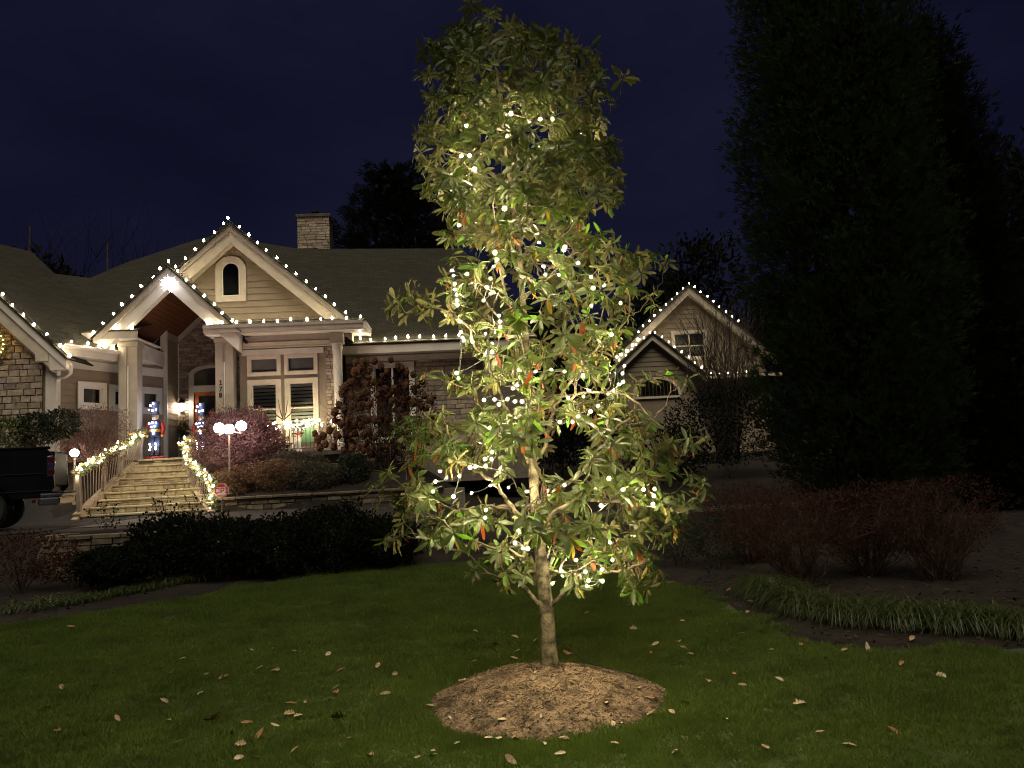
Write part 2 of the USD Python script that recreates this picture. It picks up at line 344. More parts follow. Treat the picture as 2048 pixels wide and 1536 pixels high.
# ------------------------------------------------------------------ the ground
def sst(a, b, x):
    t = np.clip((x - a) / (b - a), 0, 1); return t * t * (3 - 2 * t)
def height(x, y):
    x, y = np.asarray(x, float), np.asarray(y, float)
    h = 0.02 * np.clip(y - 6, 0, 6)
    A = .72 - .50 * sst(-3.4, 0.5, x)
    h = h + A * sst(12.4, 13.4, y + 0.02 * x)
    q = np.stack([x - HO[0], y - HO[1]], -1)
    u, v = q @ HU[:2], q @ HV[:2]
    bed = sst(-3.05, -2.95, v) * sst(-7.55, -7.2, u) * (1 - sst(-3.5, -1.0, u))
    h = h + bed * (1.15 + .75 * np.clip((v + 3) / 2.4, 0, 1) - h)
    left = sst(-3.8, -1.2, v) * (1 - sst(-10.9, -10.5, u)) * sst(-30, -25, u)
    h = h + left * (2.25 - h)
    far = sst(19, 34, y) * sst(-4, 1, u)
    h = h + far * (1.3)
    h = h + .015 * (meshkit.noise(np.stack([x * .9, y * .9, x * 0], -1), 3) - .5) * 2
    return h + 3.0 * sst(45, 160, y)
def sheet(xs, ys, dz, keep=None):
    X, Y = np.meshgrid(xs, ys); Z = height(X, Y) + dz
    v = np.stack([X, Y, Z], -1).reshape(-1, 3); nx = len(xs)
    i, j = np.meshgrid(np.arange(len(ys) - 1), np.arange(nx - 1), indexing='ij')
    q = np.stack([i * nx + j, i * nx + j + 1, (i + 1) * nx + j + 1, (i + 1) * nx + j], -1).reshape(-1, 4)
    if keep is not None:
        c = v[q].mean(1); q = q[keep(c[:, 0], c[:, 1])]
    return v, np.vstack([q[:, [0, 1, 2]], q[:, [0, 2, 3]]])
xs = np.concatenate([np.linspace(-300, -22, 14), np.arange(-20, 16, .22), np.linspace(18, 300, 14)])
ys = np.concatenate([np.linspace(-120, -4, 10), np.arange(-2, 27, .18), np.linspace(28, 60, 16), np.linspace(70, 500, 16)])
solo('ground', sheet(xs, ys, 0.0), 'ground_soil', kind='structure', smooth=True)
# lawn outline (far edge on the left, planting bed on the right)
LAWN = Polygon([(-16, -6), (-16, 6.6), (-9, 7.6), (-6.2, 8.85), (-4.75, 9.85), (-3.6, 11.0), (-2.6, 11.9), (-1.2, 12.3), (.6, 11.6), (1.5, 10.2), (1.95, 9.0), (2.1, 7.9), (2.2, 7.0), (2.35, 6.4), (2.7, 6.15), (3.2, 6.08), (4.2, 5.95), (8, 5.6), (14, 5.3), (14, -6)])
from shapely import contains_xy
lawn_in = lambda x, y: contains_xy(LAWN, x, y)
solo('lawn', sheet(np.arange(-16, 14, .12), np.arange(-5, 12.6, .12), .006, lawn_in), 'lawn_soil', kind='structure', smooth=True)
# mulch mound
MC = np.array([0.11, 5.36]); MRX, MRY = .80, .74
def mound_h(x, y):
    a = np.arctan2((y - MC[1]) / MRY, (x - MC[0]) / MRX)
    r = np.hypot((x - MC[0]) / MRX, (y - MC[1]) / MRY) / (1 + .05 * np.sin(3 * a + 1) + .03 * np.sin(7 * a))
    return np.where(r < 1, .205 * np.clip(1 - r ** 2.0, 0, 1) ** 1.0, -1.0), r
xx, yy = np.meshgrid(np.linspace(-.9, 1.1, 90), np.linspace(4.45, 6.3, 90))
hh, rr = mound_h(xx, yy)
base_z = height(xx, yy)
bump = .018 * (meshkit.fbm(np.stack([xx * 14, yy * 14, xx * 0], -1), 3, 5) - .5)
v = np.stack([xx, yy, base_z + np.where(rr < 1, hh + .008 + bump * np.clip(hh / .03, 0, 1), -.03)], -1).reshape(-1, 3)
i, j = np.meshgrid(np.arange(89), np.arange(89), indexing='ij')
q = np.stack([i * 90 + j, i * 90 + j + 1, (i + 1) * 90 + j + 1, (i + 1) * 90 + j], -1).reshape(-1, 4)
q = q[(rr.reshape(-1)[q] < 1.06).any(1)]
solo('mulch_mound', (v, np.vstack([q[:, [0, 1, 2]], q[:, [0, 2, 3]]])), 'mulch_base', 'round mound of brown wood mulch at the foot of the lit tree', 'mulch', kind='structure', smooth=True)
def surf(x, y):
    hz, r = mound_h(np.asarray(x, float), np.asarray(y, float))
    return height(x, y) + np.where(r < 1, hz + .008, .006)
# chips
n = 17000
a, r = rng.uniform(0, 2 * np.pi, n), np.sqrt(rng.uniform(0, 1, n)) * 1.03 + np.abs(rng.normal(size=n)) * .05 * (rng.uniform(size=n) < .25)
cx, cy = MC[0] + MRX * r * np.cos(a), MC[1] + MRY * r * np.sin(a)
cz = surf(cx, cy) + rng.uniform(0, .006, n)
d = rdir(n); d[:, 2] *= .35; d = unit(d)
nr = unit(rdir(n) * .7 + [0, 0, 1])
L = rng.gamma(2.6, .0062, n) + .006; L[::7] += rng.uniform(.01, .035, len(L[::7]))
solo('mulch_chips', quads(np.stack([cx, cy, cz], -1) - d * L[:, None] * .5, d, nr, L, np.where(np.arange(n) % 7 == 0, rng.uniform(.006, .014, n), rng.uniform(.002, .007, n))), 'mulch_chip', 'loose shredded wood chips covering the mulch mound', 'mulch chips', kind='stuff')
# bed litter (brown leaves and bark) on the bed right of the lawn and along the far edge
n = 9000
cx, cy = rng.uniform(-9, 9, n), rng.uniform(5.5, 14, n)
ok = ~lawn_in(cx, cy) & (cy < 12.3) & ((cx > .3) | (cy > 11.5) | (cx < -5.2)) & (cy < 11.2 + .0 * cx)
cx, cy = cx[ok], cy[ok]; n = len(cx)
d = rdir(n); d[:, 2] *= .4; nr = unit(rdir(n) * .6 + [0, 0, 1])
solo('leaf_litter', quads(np.stack([cx, cy, height(cx, cy) + .015], -1), d, nr, rng.uniform(.03, .08, n), rng.uniform(.015, .04, n)), 'leaf_litter', 'brown leaf litter covering the planting bed beside the lawn', 'leaf litter', kind='stuff')
# grass: a few tuft patches, instanced over the lawn
gi = UsdGeom.PointInstancer.Define(stage, '/World/lawn_grass')
put(gi.GetPrim(), 'short mown green grass of the lawn', 'grass', kind='stuff')
targets = []
for k in range(5):
    nb = 700
    bxy = rng.uniform(-.17, .17, (nb, 2)); clump = meshkit.noise(np.stack([bxy[:, 0] * 18, bxy[:, 1] * 18, np.full(nb, k * 3.3)], -1), k)
    hgt = rng.uniform(.022, .048, nb) * (.6 + .9 * clump)
    lean = rng.normal(size=(nb, 2)) * .85
    dd = np.stack([lean[:, 0], lean[:, 1], np.ones(nb)], -1)
    nrr = np.stack([rng.normal(size=nb), rng.normal(size=nb), np.full(nb, .2)], -1)
    vv, ff = quads(np.concatenate([bxy, np.zeros((nb, 1))], 1), dd, nrr, hgt, rng.uniform(.0035, .006, nb))
    usdkit.mesh(stage, f'/World/lawn_grass/tuft_{k:03d}', (vv, ff), MAT['grass_blade'])
    targets.append(f'/World/lawn_grass/tuft_{k:03d}')
gx, gy = np.meshgrid(np.arange(-9.5, 7.5, .215), np.arange(2.6, 12.4, .215))
gx = (gx + rng.uniform(-.09, .09, gx.shape)).ravel(); gy = (gy + rng.uniform(-.09, .09, gy.shape)).ravel()
_, rm = mound_h(gx, gy)
ok = lawn_in(gx, gy) & (rm > 1.10) & (np.abs(gx) < gy * .78 + .4)
gx, gy = gx[ok], gy[ok]
ra = rng.uniform(0, 2 * np.pi, 260); rq = rng.uniform(1.03, 1.42, 260); n_big = len(gx)
gx = np.r_[gx, MC[0] + MRX * rq * np.cos(ra)]; gy = np.r_[gy, MC[1] + MRY * rq * np.sin(ra)]
gi.CreatePositionsAttr(Vt.Vec3fArray.FromNumpy(np.stack([gx, gy, height(gx, gy) + .004], -1).astype(np.float32)))
gi.CreateProtoIndicesAttr(Vt.IntArray([int(x) for x in rng.integers(0, 5, len(gx))]))
ang = rng.uniform(0, 2 * np.pi, len(gx))
gi.CreateOrientationsAttr(Vt.QuathArray([Gf.Quath(float(math.cos(a / 2)), 0, 0, float(math.sin(a / 2))) for a in ang]))
sc = np.where(np.arange(len(gx)) < n_big, rng.uniform(.8, 1.25, len(gx)), rng.uniform(.38, .7, len(gx)))
gi.CreateScalesAttr(Vt.Vec3fArray([Gf.Vec3f(float(s), float(s), float(max(s, .75) * rng.uniform(.7, 1.2))) for s in sc]))
gi.CreatePrototypesRel().SetTargets([Sdf.Path(t) for t in targets])

exec_after = []

# ------------------------------------------------------------------ the house
house = thing('house', 'grey sided and stone house with lit gables and front steps', 'house', (0, 0, 0), house=True)
def stone_courses(parent, poly, v, rowh, lenr, mats=STONES, depth=.045, seed=1, name='stone', gap=.012, maxn=None):
    """Stones laid in courses on the face v of a wall: each its own mesh, chamfered, standing a little in or out."""
    r = np.random.default_rng(seed)
    poly = poly if hasattr(poly, 'geom_type') else Polygon(poly)
    u0, z0, u1, z1 = poly.bounds
    z = z0; count = 0
    while z < z1 - .01:
        h = r.uniform(*rowh); u = u0 - r.uniform(0, lenr[1])
        while u < u1:
            l = r.uniform(*lenr)
            cell = sbox(u + gap / 2, z + gap / 2, u + l - gap / 2, min(z + h, z1 + .2) - gap / 2).intersection(poly)
            u += l
            if cell.is_empty or cell.geom_type != 'Polygon' or cell.area < .0016: continue
            pr = r.uniform(-.012, .014)
            cell = cell.simplify(.002)
            inner = cell.buffer(-.009, join_style=2)
            pts = np.array(cell.exterior.coords)[:-1]; pts += r.normal(size=pts.shape) * .002
            if inner.is_empty or inner.geom_type != 'Polygon' or len(inner.exterior.coords) != len(cell.exterior.coords):
                vf = prism(cell, v - depth - pr, v + .002)
            else:
                ip = np.array(inner.exterior.coords)[:-1]
                if Polygon(pts).exterior.is_ccw != Polygon(ip).exterior.is_ccw: ip = ip[::-1]
                k0 = np.argmin(((ip - pts[0]) ** 2).sum(1)); ip = np.roll(ip, -k0, axis=0)
                k = len(pts); fz = r.normal(size=k) * .004
                vv = np.vstack([np.c_[pts[:, 0], np.full(k, v), pts[:, 1]], np.c_[pts[:, 0], np.full(k, v - depth * .7 - pr), pts[:, 1]], np.c_[ip[:, 0], v - depth - pr + fz, ip[:, 1]]])
                ff = []
                for ring in (0, k):
                    for a_ in range(k):
                        b_ = (a_ + 1) % k; ff += [[ring + a_, ring + b_, ring + k + b_], [ring + a_, ring + k + b_, ring + k + a_]]
                ff += [[2 * k, 2 * k + x, 2 * k + x + 1] for x in range(1, k - 1)]
                ff = np.array(ff)
                if not Polygon(pts).exterior.is_ccw: ff = ff[:, ::-1]
                vf = (vv, ff)
            part(parent, name, vf, mats[r.integers(len(mats))]); count += 1
        z += h
    return count
def lap_boards(parent, poly, v, exp=.19, z0=None, name='siding_board', mat='siding'):
    poly = poly if hasattr(poly, 'geom_type') else Polygon(poly)
    a, zz0, b, zz1 = poly.bounds; z = zz0 if z0 is None else z0
    while z < zz1:
        c = sbox(a - 1, z + .003, b + 1, z + exp).intersection(poly)
        for g in getattr(c, 'geoms', [c]):
            if g.is_empty or g.geom_type != 'Polygon' or g.area < .002: continue
            p = np.array(g.exterior.coords)[:-1]
            if not g.exterior.is_ccw: p = p[::-1]
            k = len(p); front = v - .006 - .026 * np.clip((z + exp - p[:, 1]) / exp, 0, 1)
            vv = np.vstack([np.c_[p[:, 0], front, p[:, 1]], np.c_[p[:, 0], np.full(k, v + .0), p[:, 1]]])
            ff = [[0, x, x + 1] for x in range(1, k - 1)]
            for i_ in range(k):
                j_ = (i_ + 1) % k; ff += [[i_, k + i_, k + j_], [i_, k + j_, j_]]
            part(parent, name, (vv, np.array(ff)), mat)
        z += exp
def roofsheet(parent, name, pts, thick=.09, mat='roof_shingle', label=None):
    """A roof slope: planar polygon (u, v, z) with shingle coordinates, given thickness downward."""
    p = np.array(pts, float)
    n = sum(np.cross(p[k] - p[0], p[k + 1] - p[0]) for k in range(1, len(p) - 1)); n /= np.linalg.norm(n)
    if n[2] < 0: p = p[::-1]; n = -n
    ax = np.cross([0, 0, 1.0], n); ax /= np.linalg.norm(ax); ay = np.cross(n, ax)
    uv2 = np.c_[p @ ax, p @ ay]
    t = trimesh.creation.extrude_polygon(Polygon(uv2), thick, engine='earcut')
    q = np.array(t.vertices); off = p[0] @ n
    v3 = q[:, :1] * ax + q[:, 1:2] * ay + (off + q[:, 2:] - thick) * n
    path = parent.path + '/' + numbered(parent.path, name)
    vtx = v3 - parent.origin; fcs = np.array(t.faces)
    mm = usdkit.mesh(stage, path, (vtx[fcs].reshape(-1, 3), np.arange(len(fcs) * 3).reshape(-1, 3)), MAT[mat], False, uv=q[fcs][..., :2].reshape(-1, 2))
    put(mm.GetPrim(), label)
    return Node(path, parent.origin, True)
def band(peak, end, a, b, v0, v1):           # a board following a rake, between vertical offsets a < b below the roof line
    (pu, pz), (eu, ez) = peak, end
    return prism([(pu, pz - a), (eu, ez - a), (eu, ez - b), (pu, pz - b)], v0, v1)
def window(parent, u0, u1, z0, z1, v, trim=.09, sash=.035, depth=.05, room='dark_room', trim_mat='white_trim', meet=None, mull=None, slats=0, back=.16, label=None):
    outer, inner = Polygon(sbox(u0, z0, u1, z1)), Polygon(sbox(u0 + trim, z0 + trim, u1 - trim, z1 - trim))
    w = part(parent, 'window', prism(outer.difference(inner), v - depth, v), trim_mat, label=label)
    i2 = inner.buffer(-.002, join_style=2); i3 = inner.buffer(-sash, join_style=2)
    part(w, 'sash', prism(i2.difference(i3), v - depth * .55, v + .03), trim_mat)
    a, b, c, d_ = i3.bounds
    part(w, 'pane', prism(i3.buffer(-.001, join_style=2), v + .004, v + .009), 'window_glass')
    if meet: part(w, 'meeting_rail', bx(a, c, v - depth * .5, v + .02, meet - .025, meet + .025), trim_mat)
    if mull: 
        for mu in mull: part(w, 'mullion', bx(mu - .03, mu + .03, v - depth * .5, v + .02, b, d_), trim_mat)
    part(w, 'room_shade', bx(u0 + .02, u1 - .02, v + back, v + back + .02, z0 + .02, z1 - .02), room)
    if slats:
        for k in range(slats):
            zc = b + (d_ - b) * (k + .5) / slats
            part(w, 'shutter_slat', beam((a + .005, v + .040, zc), (c - .005, v + .040, zc), .075, .010, up=(0, -.93, .36)), 'shutter_slat')
    return w

PF = 2.27   # porch floor
# --- bodies behind the faces (solid walls)
part(house, 'porch_floor', bx(-11.0, -4.75, -.42, 3.2, PF - .12, PF), 'concrete')
part(house, 'foundation_wall', bx(-10.9, -4.8, .0, 1.2, .3, PF - .125), 'mortar')
# --- bay gable
BP, BS = (-7.95, 9.02), .885
def bline(u): return BP[1] - BS * abs(u - BP[0])
bay_r, bay_l = -4.52, -11.38
PORCH_IN = Polygon([(-12.2, 7.62 - .965 * 2.73), (-9.47, 7.61), (-6.9, 7.62 - .965 * 2.57), (-6.9, 0), (-12.2, 0)])   # under the porch gable's roof
def band_out(peak, end, a, b, v0, v1):
    (pu, pz), (eu, ez) = peak, end
    g_ = Polygon([(pu, pz - a), (eu, ez - a), (eu, ez - b), (pu, pz - b)]).difference(PORCH_IN)
    return cat([prism(x, v0, v1) for x in getattr(g_, 'geoms', [g_]) if x.area > .001])
g = part(house, 'siding_wall', prism(Polygon([(bay_l + .3, bline(bay_l + .3) - .3), (bay_r - .3, bline(bay_r - .3) - .3), (BP[0], BP[1] - .3)]).difference(PORCH_IN).buffer(0), .62, .75), 'siding', label='wide gable wall under the tallest lit peak')
gp = Polygon([(bay_l + .2, 6.02), (bay_r - .2, 6.02), (BP[0], BP[1] - .25)]).difference(PORCH_IN).difference(Polygon(sbox(-8.33, 6.9, -7.75, 7.96)))
lap_boards(g, gp, .62, .19, 6.02)
for s, e in ((1, bay_r), (-1, bay_l)):
    ez = bline(e)
    part(house, 'rake_trim', band_out((BP[0], BP[1]), (e, ez), .045, .24, .20, .50), 'column_paint')
    part(house, 'rake_board', band_out((BP[0], BP[1]), (e - s * .02, bline(e - s * .02)), .245, .60, .27, .585), 'warm_trim')
    roofsheet(house, 'gable_roof', [(BP[0], .14, BP[1]), (e + s * .06, .14, bline(e + s * .06)), (e + s * .06, 8.2, bline(e + s * .06)), (BP[0], 8.2, BP[1])], .045)
# arched gable window
def arch(u0, u1, z0, zs, rise, n=12):
    c, hw = (u0 + u1) / 2, (u1 - u0) / 2
    return Polygon([(u0, z0), (u1, z0)] + [(c + hw * math.cos(t), zs + rise * math.sin(t)) for t in np.linspace(0, math.pi, n)])
a0, a1, a2 = arch(-8.48, -7.60, 6.76, 7.72, .40), arch(-8.30, -7.78, 6.92, 7.66, .28), arch(-8.265, -7.815, 6.955, 7.655, .25)
aw = part(house, 'window', prism(a0.difference(a1), .55, .60), 'warm_trim', label='arched attic window in the tallest gable')
part(aw, 'sash', prism(a1.buffer(-.001).difference(a2), .57, .60), 'white_trim')
part(aw, 'pane', prism(a2.buffer(-.001), .585, .590), 'window_glass')
part(aw, 'room_shade', prism(Polygon(sbox(-8.36, 6.88, -7.72, 7.98)), .602, .606), 'dark_room')
# --- porch gable
PP, PS = (-9.47, 7.62), .965
def pline(u): return PP[1] - PS * abs(u - PP[0])
pl, pr_ = -11.46, -7.52
for s, e in ((1, pr_), (-1, pl)):
    part(house, 'porch_rake_trim', band(PP, (e, pline(e)), .045, .25, -.46, -.20), 'column_paint')
    part(house, 'porch_rake_board', band(PP, (e - s * .03, pline(e - s * .03)), .255, .66, -.40, -.16), 'white_trim')
    roofsheet(house, 'porch_roof', [(PP[0], -.50, PP[1]), (e + s * .06, -.50, pline(e + s * .06)), (e + s * .06, 3.4, pline(e + s * .06)), (PP[0], 3.4, PP[1])], .045)
# vaulted board ceiling: boards run front to back
cl = part(house, 'porch_ceiling', cat([prism([(PP[0], PP[1] - .10), (e, pline(e) - .10), (e, pline(e) - .2), (PP[0], PP[1] - .2)], -.15, 3.1) for e in (pl, pr_)]), 'dark_room')
for s in (-1, 1):
    for k in range(19):
        uu0, uu1 = PP[0] + s * (k * .1 + .004), PP[0] + s * ((k + 1) * .1 - .004)
        z0_, z1_ = pline(uu0) - .48, pline(uu1) - .48
        dz = rng.uniform(-.003, .003)
        poly = [(uu0, z0_ + dz), (uu1, z1_ + dz), (uu1, z1_ + .05), (uu0, z0_ + .05)]
        part(cl, 'ceiling_board', prism(poly if s > 0 else poly[::-1], -.14, 3.0), 'ceiling_wood')
# --- entry back wall: stone, v = 3
CU = -10.42
ceil_z = lambda u: pline(u) - .50
ew = part(house, 'stone_wall', prism([(CU, PF), (-8.2, PF), (-8.2, ceil_z(-8.2)), (PP[0], ceil_z(PP[0])), (CU, ceil_z(CU))], 3.0, 3.2), 'mortar', label='entry wall of stacked stone around the front door')
entry_poly = Polygon([(CU + .03, PF), (-8.2, PF), (-8.2, ceil_z(-8.2) - .2), (PP[0], ceil_z(PP[0]) - .2), (CU + .03, ceil_z(CU) - .2)])
door_hole = arch(-10.08, -8.62, PF, 4.98, .30)
stone_courses(ew, entry_poly.difference(door_hole.buffer(.005)), 3.0, (.075, .12), (.16, .34), seed=3, depth=.04)
for s, e in ((1, -8.2), (-1, CU)):
    part(house, 'ceiling_trim', band((PP[0], ceil_z(PP[0])), (e, ceil_z(e)), .0, .21, 2.93, 2.998), 'column_paint')
part(house, 'corner_trim', bx(CU, CU + .045, 2.93, 2.998, PF, ceil_z(CU) - .21), 'white_trim')
# door with arched transom
dt = part(house, 'front_door', prism(door_hole.difference(Polygon(sbox(-9.93, PF - .1, -8.77, 4.42))).difference(arch(-9.93, -8.77, 4.62, 4.96, .22)), 2.93, 3.0), 'white_trim', label='front door of orange wood with glass under an arched transom')
part(dt, 'transom_pane', prism(arch(-9.925, -8.775, 4.625, 4.955, .218), 2.985, 2.990), 'window_glass')
part(dt, 'transom_room', prism(arch(-9.925, -8.775, 4.625, 4.955, .218), 3.06, 3.07), 'room_wall')
part(dt, 'door_leaf', prism(Polygon(sbox(-9.925, PF + .01, -8.775, 4.415)).difference(Polygon(sbox(-9.78, PF + .35, -8.92, 4.29))), 2.955, 2.998), 'door_wood')
part(dt, 'door_pane', bx(-9.778, -8.922, 2.975, 2.981, PF + .352, 4.288), 'window_glass')
part(dt, 'hall_shade', bx(-9.9, -8.8, 3.05, 3.06, PF, 4.41), 'dark_room')
part(dt, 'handle', tube([(-9.86, 2.93, 3.2), (-9.86, 2.90, 3.22), (-9.86, 2.90, 3.42), (-9.86, 2.93, 3.44)], .012, 6), 'gold_ribbon')
# --- wall with the small windows (v = 2) and the return wall of the entry
DA, DB = np.array([-12.10, -1.12]), np.array([CU - .02, 2.02])           # wall with the small windows runs back at a slant
DT = (DB - DA) / np.linalg.norm(DB - DA); DN = np.array([-DT[1], DT[0]]); DL = np.linalg.norm(DB - DA)
def slant(v):
    o = v.copy(); o[:, :2] = DA + v[:, :1] * DT + (v[:, 1:2]) * DN; return o
def on_slant(px, py):
    d = ray(px, py); o = CAM - HO; P = np.array([o @ HU, o @ HV]); D2 = np.array([d @ HU, d @ HV]); t = ((DA - P) @ DN) / (D2 @ DN); r2 = P + D2 * t - DA
    return r2 @ DT, CAM[2] + d[2] * t
wins = []
for x0_, x1_, y0_, y1_ in ((153, 211, 762, 818), (217, 266, 769, 822), (276, 322, 773, 827)):
    s0, zt0 = on_slant(x0_, y0_); s1, _ = on_slant(x1_, y0_); _, zb0 = on_slant(x0_, y1_); wins.append((s0, s1, zb0, zt0))
wap = Polygon(sbox(.0, 1.6, DL, 5.62))
for w_ in wins: wap = wap.difference(Polygon(sbox(w_[0] + .08, w_[2] + .08, w_[1] - .08, w_[3] - .08)))
XF = slant
wa = part(house, 'siding_wall', prism(wap, .02, .06), 'siding', label='slanting siding wall with three small windows left of the porch')
lapp = Polygon(sbox(.0, PF - .5, DL - .1, 4.80))
for w_ in wins: lapp = lapp.difference(Polygon(sbox(w_[0] + .05, w_[2] + .05, w_[1] - .05, w_[3] - .05)))
lap_boards(wa, lapp, .02, .175)
for k_, w_ in enumerate(wins): window(house, w_[0], w_[1], w_[2], w_[3], -.012, .14, .05, room='room_wall' if k_ == 2 else 'dark_room', back=.25)
part(house, 'frieze_board', bx(.0, DL - .1, -.03, .018, 4.80, 5.04), 'white_trim')
DE = DL * .60
part(house, 'fascia_board', bx(-.1, DE, -.42, -.36, 5.06, 5.32), 'white_trim')
part(house, 'soffit', bx(-.1, DE, -.36, .2, 5.06, 5.09), 'white_trim')
part(house, 'gutter', tube([(-.1, -.47, 5.30), (DE, -.47, 5.30)], .06, 8), 'white_trim')
roofv = np.array([(-.4, -.50, 5.34), (DE, -.50, 5.34), (DE, 4.2, 5.34 + 3.76), (-.4, 4.2, 5.34 + 3.76)])
XF = None
roofsheet(house, 'roof', slant(roofv), .05, label='roof slope over the slanting window wall')
rw = part(house, 'siding_wall', bx(CU - .12, CU, 2.0, 3.0, PF, 6.25), 'siding', label='narrow return wall beside the front door')
for k in range(21):
    z = PF + k * .18
    v8 = np.array([[CU - .001, 2.06, z + .003], [CU + .022, 2.06, z + .003], [CU + .022, 2.93, z + .003], [CU - .001, 2.93, z + .003], [CU - .001, 2.06, z + .18], [CU + .006, 2.06, z + .18], [CU + .006, 2.93, z + .18], [CU - .001, 2.93, z + .18]])
    part(rw, 'siding_board', (v8, BF), 'siding')
part(house, 'corner_trim', bx(CU - .16, CU + .03, 1.96, 2.055, PF, 6.28), 'white_trim')
part(house, 'ceiling_trim', bx(CU - .03, CU + .03, 2.06, 2.93, 6.02, 6.22), 'column_paint')
part(house, 'ceiling_trim', prism([(CU - .16, 6.28), (CU - .16, 6.08), (-10.98, 5.62), (-10.98, 5.82)], 1.97, 2.02), 'column_paint')
part(house, 'side_transom', prism([(CU - .17, 6.06), (CU - .17, 5.56), (-10.9, 5.56), (-10.9, 5.68)], 2.0, 2.015), 'dark_room')
# porch side beams, columns
for (c0, c1) in ((-10.98, -10.47), (-8.34, -7.84)):
    col = part(house, 'column', cbx(c0 + .02, c1 - .02, .03, .42, PF, 5.62, .02), 'column_paint')
    mid_ = (c0 + c1) / 2
    part(col, 'column_panel', cbx(c0, mid_ - .035, .0, .028, PF + .15, 5.45, .006), 'column_paint')
    part(col, 'column_panel', cbx(mid_ + .035, c1, .0, .028, PF + .15, 5.45, .006), 'column_paint')
    part(col, 'column_cap', bx(c0 - .03, c1 + .03, -.02, .44, 5.46, 5.60), 'column_paint')
    part(col, 'column_strip', bx(mid_ - .02, mid_ + .02, .005, .029, PF + .15, 4.9), 'white_trim')
part(house, 'soffit', bx(-11.25, -10.535, .43, 1.5, 5.135, 5.16), 'white_trim')
part(house, 'porch_beam', bx(-10.53, -10.45, .43, 1.95, 5.14, 5.56), 'white_trim')
part(house, 'porch_beam', bx(-11.30, -10.99, .25, 1.9, 5.10, 5.60), 'white_trim')
part(house, 'eave_box', cat([bx(-11.78, -10.30, -.42, -.36, 5.62, 5.83), bx(-11.78, -11.72, -.36, 1.5, 5.62, 5.83)]), 'column_paint')
part(house, 'soffit', bx(-11.72, -10.36, -.36, 1.5, 5.625, 5.66), 'white_trim')
roofsheet(house, 'eave_roof', [(-11.80, -.44, 5.84), (-10.30, -.44, 5.84), (-10.30, .6, 6.2), (-11.1, .6, 6.2)], .03)
# skirt roof with its gutter over the bay
part(house, 'gutter', cat([bx(-8.50, -4.12, -.50, -.40, 5.66, 5.86), bx(-8.50, -4.12, -.53, -.50, 5.78, 5.86)]), 'column_paint')
part(house, 'gutter_end', bx(-4.12, -4.05, -.50, .9, 5.60, 5.86), 'white_trim')
part(house, 'soffit', bx(-8.50, -4.12, -.40, .9, 5.625, 5.66), 'white_trim')
roofsheet(house, 'skirt_roof', [(-8.54, -.53, 5.87), (-4.04, -.53, 5.87), (-4.35, .62, 6.16), (-8.3, .62, 6.16)], .03)
part(house, 'frieze_board', bx(-7.74, -5.02, .05, .24, 5.28, 5.62), 'column_paint')
part(house, 'frieze_trim', bx(-7.74, -5.10, .0, .048, 5.33, 5.42), 'warm_trim')
# bay window wall
bwp = Polygon(sbox(-7.74, PF, -5.31, 5.28))
for a_, b_ in ((-7.52, -6.58), (-6.48, -5.54)):
    bwp = bwp.difference(Polygon(sbox(a_ + .06, 4.55, b_ - .06, 5.03))).difference(Polygon(sbox(a_ + .08, 2.63, b_ - .08, 4.30)))
part(house, 'bay_wall', prism(bwp, .26, .29), 'taupe_panel')
part(house, 'head_trim', bx(-7.66, -5.36, .205, .255, 5.09, 5.25), 'white_trim')
for a_, b_ in ((-7.52, -6.58), (-6.48, -5.54)):
    window(house, a_, b_, 4.49, 5.085, .257, .085, .03, room='room_wall', trim_mat='warm_trim', label=None, back=.11)
    window(house, a_, b_, 2.55, 4.38, .257, .12, .035, room='dark_room', trim_mat='warm_trim', meet=3.53, slats=15)
sw = part(house, 'stone_wall', bx(-5.30, -5.04, .22, .50, PF, 5.30), 'mortar', label='narrow stone pier right of the bay windows')
stone_courses(sw, Polygon(sbox(-5.30, PF, -5.06, 5.29)), .22, (.08, .12), (.11, .2), seed=5, depth=.035)
part(house, 'column', lathe([(.135, PF), (.135, PF + .2), (.115, PF + .22), (.135, 5.0), (.14, 5.12), (.15, 5.14), (.15, 5.3)], 16, (-4.95, .12, 0)), 'white_trim', smooth=40, label='white tapered round column at the bay corner')
part(house, 'column_cap', cbx(-5.14, -4.76, -.05, .30, 5.30, 5.615, .015), 'column_paint')
# house number on the bay column
for ch, z in (('1', 4.26), ('7', 4.08), ('8', 3.90)):
    t = meshkit.text_mesh(ch, .125, .012, True); p = np.array(t.vertices); p[:, 0] -= p[:, 0].mean()
    part(house, 'house_number', (np.stack([-8.20 + p[:, 0], -.004 - p[:, 2], z + p[:, 1]], -1), np.array(t.faces)), 'black_metal')
# floodlights under the eaves
for (u_, z_, v_) in ((-11.35, 5.62, -.1), (-7.56, 5.60, -.12)):
    fl = part(house, 'floodlight', lathe([(.06, 0), (.06, -.03), (.02, -.05), (.02, -.09)], 10, (u_, v_, z_)), 'black_metal')
    for s in (-1, 1):
        part(fl, 'lamp_head', cat([beam((u_, v_, z_ - .07), (u_ + s * .10, v_ - .03, z_ - .13), .03, .03), beam((u_ + s * .08, v_ - .02, z_ - .11), (u_ + s * .16, v_ - .06, z_ - .21), .075, .075, up=(0, 1, .2))]), 'black_metal')
